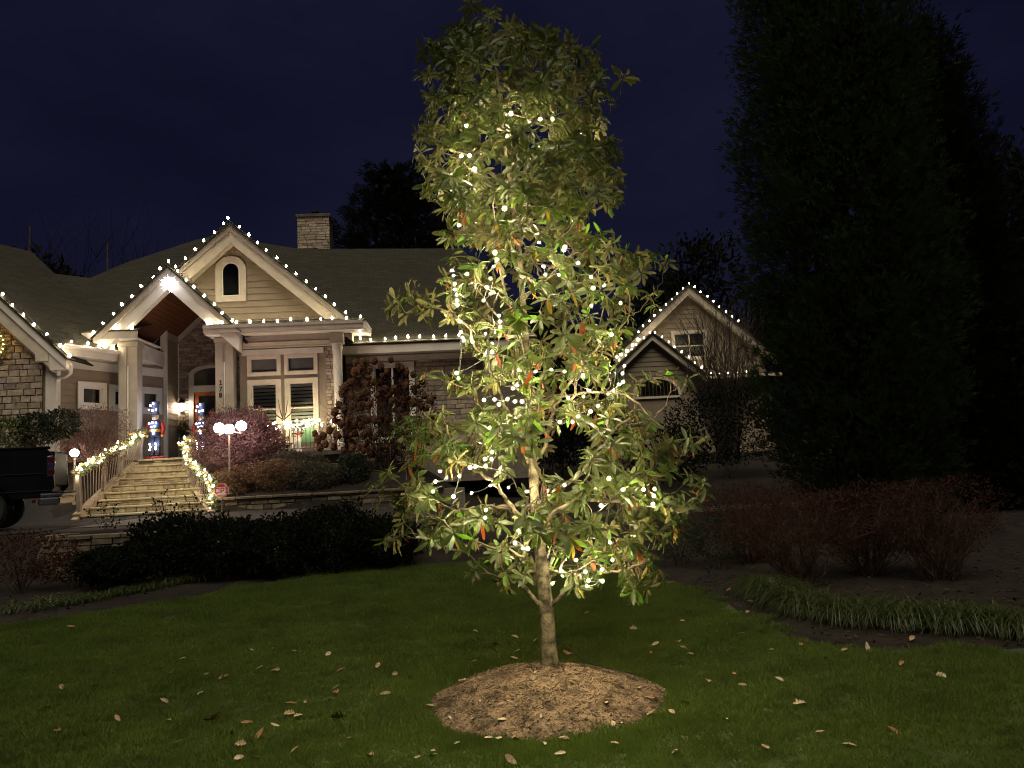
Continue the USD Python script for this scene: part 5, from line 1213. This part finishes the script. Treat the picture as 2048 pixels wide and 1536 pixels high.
for k, (x, y) in enumerate([(464, 1472), (520, 1472), (551, 1455), (579, 1430), (611, 1406), (581, 1408), (480, 1516), (508, 1520), (481, 1491), (356, 1488), (283, 1515), (337, 1441), (235, 1441), (115, 1464), (192, 1376), (124, 1377), (89, 1417), (143, 1256), (344, 1346), (365, 1320), (413, 1352), (447, 1354), (499, 1300), (548, 1298), (590, 1305), (618, 1289), (656, 1310), (520, 1338), (550, 1343), (680, 1340), (660, 1347), (672, 1377), (663, 1401), (672, 1386), (400, 1388), (328, 1401), (590, 1504), (494, 1448), (597, 1434), (755, 1335), (770, 1390), (720, 1300), (700, 1480), (790, 1350)]):
    fallen(x, y, (TAN, BRN, PAL, TAN)[k % 4], r.uniform(.055, .10), 'dead leaf lying on the dim lawn left of the mulch mound', 'fallen leaves on the left lawn', oak=k % 5 == 3)
for k, (x, y) in enumerate([(812, 1257), (837, 1251), (951, 1264), (1029, 1274), (1072, 1280), (812, 1308), (1034, 1305), (1029, 1319), (948, 1325), (1174, 1227), (1179, 1260), (1267, 1259), (1116, 1265), (1131, 1305), (1140, 1310), (1219, 1301), (1172, 1338), (990, 1290), (905, 1300)]):
    fallen(x, y, (TAN, BRN, TAN, PAL)[k % 4], r.uniform(.055, .095), 'dead leaf on the grass behind the mulch mound and lit trunk', 'fallen leaves behind the mound', oak=k % 3 == 2)
for k, (x, y) in enumerate([(1335, 1248), (1364, 1243), (1311, 1290), (1302, 1307), (1358, 1285), (1368, 1297), (1380, 1309), (1305, 1336), (1370, 1408), (1343, 1425), (1354, 1507), (1525, 1265), (1433, 1265), (1483, 1269), (1542, 1300), (1468, 1349), (1417, 1364), (1485, 1372), (1653, 1321), (1803, 1329), (1558, 1359), (1555, 1292), (1883, 1354), (1912, 1403), (1450, 1438), (1640, 1466), (1700, 1490), (1790, 1465), (1600, 1410), (1530, 1500)]):
    fallen(x, y, (PAL, TAN, PAL, BRN)[k % 4], r.uniform(.05, .09), 'dead leaf lying on the lawn right of the mulch mound', 'fallen leaves on the right lawn', oak=k % 6 == 4)
for k, (x, y) in enumerate([(1432, 1174), (1413, 1186), (1457, 1182), (1495, 1226), (1735, 1296), (1764, 1253), (1824, 1278), (1500, 1205), (1600, 1290), (1690, 1300)]):
    fallen(x, y, (TAN, PAL, BRN)[k % 3], r.uniform(.06, .10), 'dead leaf on the bare bed edge by the strap leaved border', 'fallen leaves on the bed edge')
for k, (x, y) in enumerate([(1002, 1391), (1002, 1400), (976, 1435), (946, 1416), (1087, 1430), (1079, 1392), (1128, 1461), (1160, 1455), (1071, 1350), (1143, 1352), (1124, 1412), (1223, 1409), (1300, 1421), (1242, 1435), (1278, 1374), (1029, 1476), (996, 1443), (1300, 1393), (860, 1412), (914, 1488), (866, 1505), (1210, 1385), (960, 1395), (900, 1430)]):
    fallen(x, y, (TAN, PAL, PAL)[k % 3], r.uniform(.035, .075), 'small dead leaf lying on the mulch mound', 'fallen leaves on the mulch mound')
for k, (x, y) in enumerate([(835, 1519), (1023, 1525), (866, 1512), (740, 1510), (1120, 1510), (1230, 1490)]):
    fallen(x, y, (PAL, TAN)[k % 2], r.uniform(.05, .09), 'dead leaf on the grass in front of the mulch mound', 'fallen leaves before the mound')

# ------------------------------------------------------------------ shrubs and hedges
def blob_leaves(c, rad, n, L, Wd, r, clump=.35, freq=2.6, shell=.35, up=.25, zmin=None):
    d = rdir(n, r); c = np.asarray(c, float); rad = np.asarray(rad, float)
    k = 1 - clump * .5 + clump * meshkit.noise(d * freq + c * 3.1, int(abs(c[0] * 100)) % 97)
    q = r.uniform(shell, 1, n) ** .45
    p = c + d * rad * (k * q)[:, None]
    if zmin is not None: ok = p[:, 2] > zmin; p, d = p[ok], d[ok]
    n = len(p)
    return quads(p, unit(d * .6 + rdir(n, r) * .7 + [0, 0, up]), unit(d + rdir(n, r) * .6), r.uniform(*L, n), r.uniform(*Wd, n))
def stems(base, n, hgt, spread, r, rad=.012, seg=6, fork=3, wig=.05, sides=4, r0=.08):
    out = []
    for k in range(n):
        a = r.uniform(0, 2 * np.pi); lean = r.uniform(.1, 1) * spread; h = hgt * r.uniform(.65, 1.0)
        b = np.asarray(base) + [math.cos(a) * r0 * r.uniform(0, 1), math.sin(a) * r0 * r.uniform(0, 1), 0]
        t = np.linspace(0, 1, seg); P = b + np.stack([np.cos(a) * lean * t ** 1.3, np.sin(a) * lean * t ** 1.3, h * t], -1); P[1:] += r.normal(size=(seg - 1, 3)) * wig * h * .4
        out.append(tube(P, np.linspace(rad, rad * .3, seg), sides, False))
        for _ in range(fork):
            s = r.integers(1, seg - 1); q0 = P[s]; a2 = a + r.normal() * 1.2; l2 = h * r.uniform(.2, .5)
            t2 = np.linspace(0, 1, 4)[:, None]
            P2 = q0 + t2 * np.array([math.cos(a2) * l2 * .5, math.sin(a2) * l2 * .5, l2 * .8]); P2[1:] += r.normal(size=(3, 3)) * wig * h * .25
            out.append(tube(P2, np.linspace(rad * .45, rad * .15, 4), 3, False))
    return cat(out)
def shrub(name, label, c, rad, n, L, Wd, mat, seed, group=None, house=True, twig='grey_twig', ns=10, cat_='shrub', zb=None, **kw):
    r = np.random.default_rng(seed); c = np.asarray(c, float); zb = c[2] - rad[2] * .95 if zb is None else zb
    t = thing(name, label, cat_, (c[0], c[1], zb), house=house, group=group)
    part(t, 'foliage', blob_leaves(c, rad, n, L, Wd, r, zmin=zb, **kw), mat)
    if ns: part(t, 'stems', stems((c[0], c[1], zb), ns, (c[2] - zb) + rad[2] * .75, max(rad[0], rad[1]) * .7, r, .012), twig)
    return t
pu, pz = hp(478, 888, -1.5)
shrub('weeping_shrub', 'wide purple leaved weeping shrub behind the three globe lamp', (pu, -1.45, pz - .05), (1.12, .62, .98), 17000, (.05, .11), (.02, .045), 'purple_leaf', 61, ns=16, clump=.5, freq=3.5, zb=1.5)
r = np.random.default_rng(62)
t = thing('bare_shrub', 'bare twiggy top rising above the purple shrub', 'shrub', (pu, -1.2, 1.6), house=True)
part(t, 'stems', stems((pu, -1.2, 1.7), 34, 1.95, .8, r, .010, fork=5), 'grey_twig')
for k, (x, y, v_, rx, rz, mt, lab) in enumerate([(470, 965, -2.45, .55, .36, 'tan_shrub_leaf', 'low tan spreading shrub just right of the lamp post foot'), (545, 955, -2.35, .75, .42, 'tan_shrub_leaf', 'middle low tan shrub above the retaining wall'), (630, 955, -2.4, .70, .40, 'grey_shrub_leaf', 'low dull grey shrub above the retaining wall, left of the round bluish one'), (575, 925, -1.5, .9, .30, 'grey_shrub_leaf', 'thin grassy shrub under the porch edge'), (705, 945, -2.0, .42, .48, 'boxwood_leaf', 'small round bluish shrub at the right end of the retaining wall')]):
    a_, b_ = hp(x, y, v_); shrub('low_shrub', lab, (a_, v_, b_), (rx, .5, rz), 4200, (.05, .10), (.02, .04), mt, 70 + k, ns=12, zb=b_ - rz * .9, clump=.6)
# dried hydrangea
hu, hz = hp(772, 835, -1.3)
r = np.random.default_rng(63)
hy = thing('hydrangea', 'large dried hydrangea covered in brown flower heads, left of the lit tree', 'shrub', (hu, -1.3, 1.5), house=True)
part(hy, 'stems', stems((hu, -1.3, 1.45), 60, 2.5, 1.5, r, .012, fork=4, r0=.35), 'grey_twig')
part(hy, 'foliage', blob_leaves((hu, -1.3, hz - .1), (1.5, .9, 1.35), 2600, (.05, .11), (.03, .06), r, zmin=1.5), 'red_fine_leaf')
hp_px = [(x, y) for x, y in [(712, 728), (728, 722), (747, 722), (780, 722), (795, 728), (708, 745), (720, 738), (740, 740), (762, 732), (775, 742), (800, 735), (815, 745), (828, 752), (690, 772), (700, 765), (715, 762), (735, 770), (750, 762), (684, 785), (688, 775), (700, 790), (720, 790), (735, 785), (755, 790), (770, 775), (790, 780), (810, 775), (830, 780), (845, 765), (850, 790), (680, 810), (672, 825), (690, 815), (705, 812), (722, 815), (742, 808), (760, 812), (785, 806), (805, 802), (825, 808), (845, 815), (865, 800), (668, 840), (680, 850), (695, 840), (712, 845), (730, 838), (750, 842), (775, 838), (800, 835), (820, 838), (660, 862), (675, 870), (690, 872), (708, 868), (728, 866), (748, 872), (770, 866), (635, 880), (645, 870), (652, 890), (668, 895), (685, 900), (705, 895), (725, 900), (745, 905), (632, 868), (640, 895)]]
for (x, y) in hp_px:
    v_ = -1.3 - .75 * math.sqrt(max(.05, 1 - ((x - 772) / 130) ** 2)) * r.uniform(.4, 1)
    a_, b_ = hp(x + r.uniform(-3, 3), y + r.uniform(-3, 3), v_)
    vv, ff = sphere((0, 0, 0), 1, 2); vv = vv * (.75 + .5 * meshkit.noise(vv * 3.2 + r.uniform(0, 50), 4))[:, None]
    part(hy, 'flower_head', (vv * np.array([.095, .09, .115]) * r.uniform(.75, 1.1) + [a_, v_, b_], ff), 'flower_head')
extra = []
for k in range(120):
    d = rdir(1, r)[0]; d[1] = -abs(d[1]) * r.uniform(0, 1); q = np.array([hu, -1.3, hz - .05]) + d * [1.45, .85, 1.3] * r.uniform(.6, 1)
    vv, ff = sphere((0, 0, 0), 1, 1); vv = vv * (.75 + .5 * meshkit.noise(vv * 3.2 + k, 4))[:, None]; extra.append((vv * .075 + q, ff))
part(hy, 'flower_heads', cat(extra), 'flower_head', kind='stuff', label='smaller dried flower heads deeper in the shrub')
# left of the steps
a_, b_ = hp(190, 865, -.9); shrub('dark_shrub', 'dark purple brown twiggy shrub below the three small windows', (a_, -.9, b_), (1.05, .7, .75), 3600, (.03, .07), (.012, .03), 'purple_leaf', 81, ns=30, zb=b_ - .7)
a_, b_ = hp(185, 905, -2.2); shrub('red_shrub', 'reddish fine twigged shrub glowing around the single globe lamp', (a_, -2.15, b_), (.75, .5, .62), 3200, (.03, .06), (.008, .018), 'red_fine_leaf', 82, ns=40, twig='red_twig', zb=b_ - .55)
for k, (x, y, v_, rx, rz) in enumerate([(15, 868, -2.2, .55, .42), (70, 862, -2.0, .5, .45), (118, 850, -1.9, .45, .38)]):
    a_, b_ = hp(x, y, v_); shrub('bed_plant', ['pale green broad leaved plant at the left edge behind the truck', 'dark green leafy plant against the garage wall behind the truck', 'leafy plant beside the white corner board'][k], (a_, v_, b_), (rx, .4, rz), 900, (.08, .16), (.03, .06), 'bed_leaf' if k == 0 else 'boxwood_leaf', 85 + k, ns=8, zb=b_ - rz * .9, cat_='plant')
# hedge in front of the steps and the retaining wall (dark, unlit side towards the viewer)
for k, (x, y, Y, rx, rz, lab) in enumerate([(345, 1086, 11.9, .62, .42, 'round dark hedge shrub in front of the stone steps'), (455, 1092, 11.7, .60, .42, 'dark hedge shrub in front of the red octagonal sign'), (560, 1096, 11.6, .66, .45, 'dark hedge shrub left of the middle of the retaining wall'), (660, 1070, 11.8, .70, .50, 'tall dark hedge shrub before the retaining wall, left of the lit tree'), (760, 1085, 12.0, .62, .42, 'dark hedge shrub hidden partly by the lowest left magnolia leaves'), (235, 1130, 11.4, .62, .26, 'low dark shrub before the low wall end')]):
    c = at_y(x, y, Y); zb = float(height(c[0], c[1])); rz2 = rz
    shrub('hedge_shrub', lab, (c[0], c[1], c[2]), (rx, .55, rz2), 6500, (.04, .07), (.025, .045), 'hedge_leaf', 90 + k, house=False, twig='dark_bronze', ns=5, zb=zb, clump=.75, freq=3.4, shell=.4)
# sprigs with round leaves standing in front of the steps
r = np.random.default_rng(97)
for k, (x, y, Y, n) in enumerate([(330, 1040, 12.4, 9), (400, 1045, 12.5, 10), (215, 1050, 13.6, 8)]):
    c = at_y(x, y + 30, Y); t = thing('sprig_plant', ['loose sprigs with round dark leaves in front of the lowest steps', 'loose sprigs with round dark leaves beside the right railing foot', 'loose dark sprigs behind the low wall end'][k], 'plant', tuple(c))
    S_, Lf = [], []
    for _ in range(n):
        h = r.uniform(.35, .72); a = r.uniform(0, 6.28); sp_ = r.uniform(.1, .38); tt = np.linspace(0, 1, 6)[:, None]
        P = c + tt * np.array([math.cos(a) * sp_, math.sin(a) * sp_ * .6, h]) + r.normal(size=(6, 3)) * .012; S_.append(tube(P, .004, 3, False))
        for s in range(1, 6):
            for _ in range(3): Lf.append(P[s] + r.normal(size=3) * .02)
    Lf = np.array(Lf); part(t, 'stems', cat(S_), 'grey_twig'); part(t, 'foliage', quads(Lf, rdir(len(Lf), r), rdir(len(Lf), r), r.uniform(.03, .06, len(Lf)), r.uniform(.025, .045, len(Lf))), 'hedge_leaf')
a_ = at_y(40, 1110, 11.5); shrub('brown_shrub', 'low brown shrub under the truck at the left edge', tuple(a_), (.9, .6, .36), 2600, (.03, .06), (.012, .03), 'red_fine_leaf', 101, house=False, ns=16, zb=float(height(a_[0], a_[1])))
a_ = at_y(150, 1135, 11.7); shrub('brown_shrub', 'low brown shrub below the low wall end', tuple(a_), (.7, .5, .22), 2000, (.03, .06), (.012, .03), 'red_fine_leaf', 102, house=False, ns=16, zb=float(height(a_[0], a_[1])))
# strap leaved borders
def straps(name, label, spots, n_each, Lr, r, mat='strap_leaf'):
    b, d = [], []
    out = []
    for (x, y) in spots:
        z = float(height(x, y))
        for _ in range(n_each):
            a = r.uniform(0, 2 * np.pi); L = r.uniform(*Lr); rise = r.uniform(.35, .75); t = np.linspace(0, 1, 6)
            px = np.stack([np.cos(a) * L * t * .75, np.sin(a) * L * t * .75, L * rise * (1.9 * t - 1.75 * t * t)], -1) + [x + r.normal() * .04, y + r.normal() * .04, z]
            w = .0055 * (1 - t ** 3 * .9); s = np.array([-math.sin(a), math.cos(a), 0])
            v = np.vstack([px - s * w[:, None], px + s * w[:, None]]); f = []
            for k in range(5): f += [[k, k + 1, 6 + k + 1], [k, 6 + k + 1, 6 + k]]
            out.append((v, np.array(f)))
    solo(name, cat(out), mat, label, 'border plants', kind='stuff')
r = np.random.default_rng(111)
def border(poly_px, n, zz=.0):
    P = np.array([at_z(x, y, zz)[:2] for x, y in poly_px]); s = np.sort(r.uniform(0, 1, n)); cum = np.r_[0, np.cumsum(np.linalg.norm(np.diff(P, axis=0), axis=1))]; cum /= cum[-1]
    return np.stack([np.interp(s, cum, P[:, 0]), np.interp(s, cum, P[:, 1])], -1)
sp1 = np.vstack([border([(1520, 1195), (1600, 1232), (1700, 1250), (1800, 1255), (1900, 1262), (2100, 1275)], 46) + r.normal(size=(46, 2)) * [.05, .12] + [0, .06 * k] for k in range(3)])
straps('liriope_border', 'arching strap leaved border along the planting bed on the right', sp1, 34, (.34, .60), r)
sp2 = np.vstack([border([(0, 1225), (150, 1205), (300, 1178), (450, 1158), (600, 1138), (720, 1125)], 60, .1) + r.normal(size=(60, 2)) * .1 + [0, .10 * k] for k in range(2)])
straps('liriope_edge', 'dim strap leaved edging along the far left side of the lawn', sp2, 16, (.22, .38), r)
# right bed: boxwoods, vase shaped reddish shrubs
for k, (x, y, Y, rr2) in enumerate([(1440, 1078, 10.4, .30), (1355, 1080, 10.8, .30)]):
    c = at_y(x, y, Y); shrub('boxwood', ['round clipped boxwood left of the reddish bare shrubs', 'round dark boxwood just right of the lit tree crown'][k], tuple(c), (rr2 * 1.25, rr2, rr2), 2400, (.02, .04), (.012, .02), 'boxwood_leaf', 120 + k, house=False, ns=6, zb=float(height(c[0], c[1])), clump=.15, shell=.6)
for k, (x, y, Y, w, h, lab) in enumerate([(1600, 1160, 9.0, .90, .92, 'reddish bare vase shaped shrub left of the others under the conifer'), (1735, 1165, 9.4, .85, .88, 'middle reddish bare shrub under the conifer'), (1880, 1180, 8.9, .75, .95, 'reddish bare shrub on the right with a thick leaning stem'), (1500, 1110, 10.8, .7, .9, 'dim reddish brown shrub behind the left boxwood')]):
    c = at_y(x, y, Y); zb = float(height(c[0], c[1])); r = np.random.default_rng(130 + k)
    t = thing('vase_shrub', lab, 'shrub', (c[0], c[1], zb))
    part(t, 'stems', stems((c[0], c[1], zb), 40, h, w * 1.0, r, .008, fork=14, r0=.18, wig=.17), 'red_twig')
    part(t, 'foliage', blob_leaves((c[0], c[1], zb + h * .75), (w * 1.05, w * .7, h * .48), 6500, (.02, .055), (.007, .015), r, clump=.7), 'red_fine_leaf')

# ------------------------------------------------------------------ conifers and background trees
def conifer(name, label, x, y, hgt, prof, n, mat, seed, L=(.20, .42), zb=None, trunk_r=.11, droop=.35, cat_='tree'):
    r = np.random.default_rng(seed); zb = float(height(x, y)) if zb is None else zb
    t = thing(name, label, cat_, (x, y, zb))
    part(t, 'trunk', tube([(x, y, zb - .05), (x + .03, y, zb + hgt * .5), (x, y, zb + hgt * .97)], [trunk_r, trunk_r * .7, .02], 9), 'dark_trunk', smooth=True)
    prof = np.array(prof, float); q = r.uniform(0, 1, n); wgt = np.interp(q, prof[:, 0], prof[:, 1]); q = q[r.uniform(0, prof[:, 1].max(), n) < wgt]; n = len(q)
    a = r.uniform(0, 2 * np.pi, n); R_ = np.interp(q, prof[:, 0], prof[:, 1])
    lump = .72 + .5 * meshkit.noise(np.stack([np.cos(a) * 1.8, np.sin(a) * 1.8, q * hgt * .9], -1) + seed, seed)
    rad = R_ * lump * r.uniform(.12, 1, n) ** .42
    c = np.stack([x + rad * np.cos(a), y + rad * np.sin(a), zb + q * hgt], -1)
    out = np.stack([np.cos(a), np.sin(a), np.zeros(n)], -1)
    per = 16; m_ = max(1, n // per); c, out = c[:m_], out[:m_]                 # leafy clumps: each a tuft of sprays reaching up and out
    tuft = unit(out * .75 + rdir(m_, r) * .35 + [0, 0, .75 - droop]); size = r.uniform(.6, 1.35, m_)
    C = np.repeat(c, per, 0); T = np.repeat(tuft, per, 0); Z = np.repeat(size, per)
    n = len(C); C = C + rdir(n, r) * (r.uniform(0, 1, n) ** .5 * .30 * Z * (.6 + .4 * L[1] / .3))[:, None] + T * (r.uniform(0, .38, n) * Z * (.6 + .4 * L[1] / .3))[:, None]
    d0 = unit(T + rdir(n, r) * .5); nn = unit(np.cross(d0, rdir(n, r))); side_ = np.cross(d0, nn); LL_ = r.uniform(*L, n) * Z; meshes = []
    for off, l_ in ((0, 1.0), (.5, .72), (-.5, .72)):
        dd = unit(d0 * math.cos(off) + nn * math.sin(off)); meshes.append(quads(C, dd, side_, LL_ * l_, LL_ * .13))
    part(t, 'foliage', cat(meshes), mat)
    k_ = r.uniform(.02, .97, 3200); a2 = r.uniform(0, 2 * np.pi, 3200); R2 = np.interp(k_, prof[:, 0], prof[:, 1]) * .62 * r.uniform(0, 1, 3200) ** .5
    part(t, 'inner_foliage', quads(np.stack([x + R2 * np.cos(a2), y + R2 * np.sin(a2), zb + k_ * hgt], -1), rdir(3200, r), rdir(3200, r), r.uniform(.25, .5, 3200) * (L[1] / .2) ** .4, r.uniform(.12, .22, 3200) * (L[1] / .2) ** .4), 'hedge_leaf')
    return t
c0 = at_y(1668, 450, 12.6)
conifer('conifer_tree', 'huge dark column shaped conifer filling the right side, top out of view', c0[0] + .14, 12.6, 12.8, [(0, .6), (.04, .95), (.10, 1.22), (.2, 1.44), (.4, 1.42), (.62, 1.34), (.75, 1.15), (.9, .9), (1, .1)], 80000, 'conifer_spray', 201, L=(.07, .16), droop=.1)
c1 = at_y(1925, 600, 14.8)
conifer('conifer_tree', 'smaller dark conifer whose pointed top shows right of the huge one', c1[0], 14.8, 7.2, [(0, .7), (.1, 1.0), (.5, .95), (.8, .75), (.95, .4), (1, .1)], 22000, 'dark_evergreen', 202, L=(.10, .22))
c2 = at_y(1905, 300, 15.5)
conifer('conifer_tree', 'dark conifer shoulder rising behind the huge one on its right', at_y(1860, 300, 14.2)[0], 14.4, 9.6, [(0, .7), (.1, 1.1), (.6, 1.0), (.85, .7), (1, .1)], 26000, 'dark_evergreen', 206, L=(.10, .22))
def crown_tree(name, label, x, y, zb, hgt, R_, n, mat, seed, L=(.25, .5), bare=False):
    r = np.random.default_rng(seed); t = thing(name, label, 'tree', (x, y, zb))
    part(t, 'trunk', tube([(x, y, zb - .2), (x + .1, y, zb + hgt * .45), (x, y, zb + hgt * .85)], [.22, .15, .04], 8), 'grey_twig', smooth=True)
    if bare:
        part(t, 'branches', stems((x, y, zb + hgt * .25), 11, hgt * .72, R_, r, .03, seg=7, fork=6, wig=.07), 'dark_trunk')
    else:
        ms = []
        for k in range(9):
            c = np.array([x, y, zb + hgt * .62]) + rdir(1, r)[0] * [R_ * .6, R_ * .6, hgt * .28]
            ms.append(blob_leaves(c, (R_ * .55, R_ * .55, hgt * .22), n // 9, L, (L[0] * .4, L[1] * .4), r, clump=.6))
        part(t, 'foliage', cat(ms), mat)
    return t
q = at_y(1120, 850, 27); shrub('dark_shrub', 'dark shrub mass beyond the house end, seen behind the trunk fork', (q[0], q[1], q[2]), (2.4, 1.2, 1.5), 6000, (.10, .2), (.05, .09), 'hedge_leaf', 233, house=False, ns=6, zb=float(height(q[0], q[1])))
q = at_y(1110, 800, 33); crown_tree('dark_tree', 'dark tree mass seen through the lit crown beyond the house end', q[0], 33, 1.5, 6.5, 2.4, 5200, 'dark_evergreen', 241, (.25, .5))
q = at_y(1220, 820, 36); crown_tree('dark_tree', 'dark tree mass behind the far building, left of its gable', q[0], 40, 1.5, 6.5, 2.6, 5200, 'dark_evergreen', 242, (.25, .5))
q = at_y(1640, 860, 46); crown_tree('dark_tree', 'dark tree mass behind the huge conifer', q[0], 46, 1.5, 9.0, 3.6, 6500, 'dark_evergreen', 243, (.3, .6))
q = at_y(1850, 860, 46); crown_tree('dark_tree', 'dark tree mass far behind the smaller conifer', q[0], 46, 1.5, 9.0, 3.6, 6500, 'dark_evergreen', 244, (.3, .6))
q = at_y(790, 420, 36); conifer('pine_tree', 'dark pine behind the house ridge, left of the lit tree', q[0], 36, 15.0, [(0, .5), (.3, 3.0), (.55, 3.4), (.75, 2.6), (.9, 1.4), (1, .2)], 16000, 'dark_evergreen', 203, L=(.25, .5), zb=1.5)
q = at_y(1400, 560, 42); crown_tree('dark_tree', 'dark tree mass behind the far gabled building', q[0], 42, 2.0, 10.8, 3.2, 4500, 'dark_evergreen', 204, (.3, .6))
q = at_y(1330, 560, 46); crown_tree('dark_tree', 'dark tree left of the far gable peak, behind the lit crown', q[0], 46, 2.0, 10.5, 2.6, 3500, 'dark_evergreen', 210, (.3, .6))
q = at_y(2030, 600, 18); crown_tree('dark_tree', 'dark leafy tree at the right edge of the picture', q[0] + .6, 18, .3, 7.6, 2.0, 5000, 'dark_evergreen', 205, (.2, .4))
q = at_y(1960, 860, 15); crown_tree('dark_tree', 'low dark tree filling the gap right of the huge conifer', q[0], 15, .3, 3.6, 1.6, 4000, 'dark_evergreen', 211, (.15, .3))
for k, (x, y, Y, R_, lab) in enumerate([(60, 440, 38, 4.5, 'faint bare tree behind the left end of the roof'), (215, 470, 44, 4.5, 'faint bare tree behind the dip in the roof line'), (330, 500, 40, 3.5, 'faint bare tree just left of the tallest gable')]):
    q = at_y(x, y, Y); crown_tree('bare_tree', lab, q[0], Y, 2.0, (q[2] + 2 - 2.0) * 1.0, R_, 0, None, 220 + k, bare=True)
q = at_y(40, 470, 46); crown_tree('dark_tree', 'dark evergreen mass behind the left end of the roof', q[0], 46, 2.0, 14.5, 4.0, 4500, 'dark_evergreen', 224, (.4, .8))
# bare twiggy small tree in front of the far building
r = np.random.default_rng(230); q = at_y(1448, 800, 28.5); zb = float(height(q[0], q[1]))
t = thing('twiggy_tree', 'bare many stemmed small tree in front of the far lit gable', 'tree', (q[0], q[1], zb))
part(t, 'stems', stems((q[0], q[1], zb), 120, 5.9, 1.45, r, .016, seg=8, fork=9, wig=.04, r0=.4), 'grey_twig')
q = at_y(1435, 850, 25); shrub('dark_shrub', 'dark shrub mass below the far building eave', (q[0] + .3, q[1], q[2]), (2.2, 1.2, 1.3), 4200, (.08, .16), (.04, .07), 'hedge_leaf', 231, house=False, ns=6, zb=float(height(q[0], q[1])))
q = at_y(1330, 870, 24); shrub('dark_shrub', 'dark shrub mass seen between the lit tree and the far building', (q[0], q[1], q[2] - .6), (1.4, 1.0, .9), 2600, (.08, .16), (.04, .07), 'hedge_leaf', 232, house=False, ns=6, zb=float(height(q[0], q[1])))
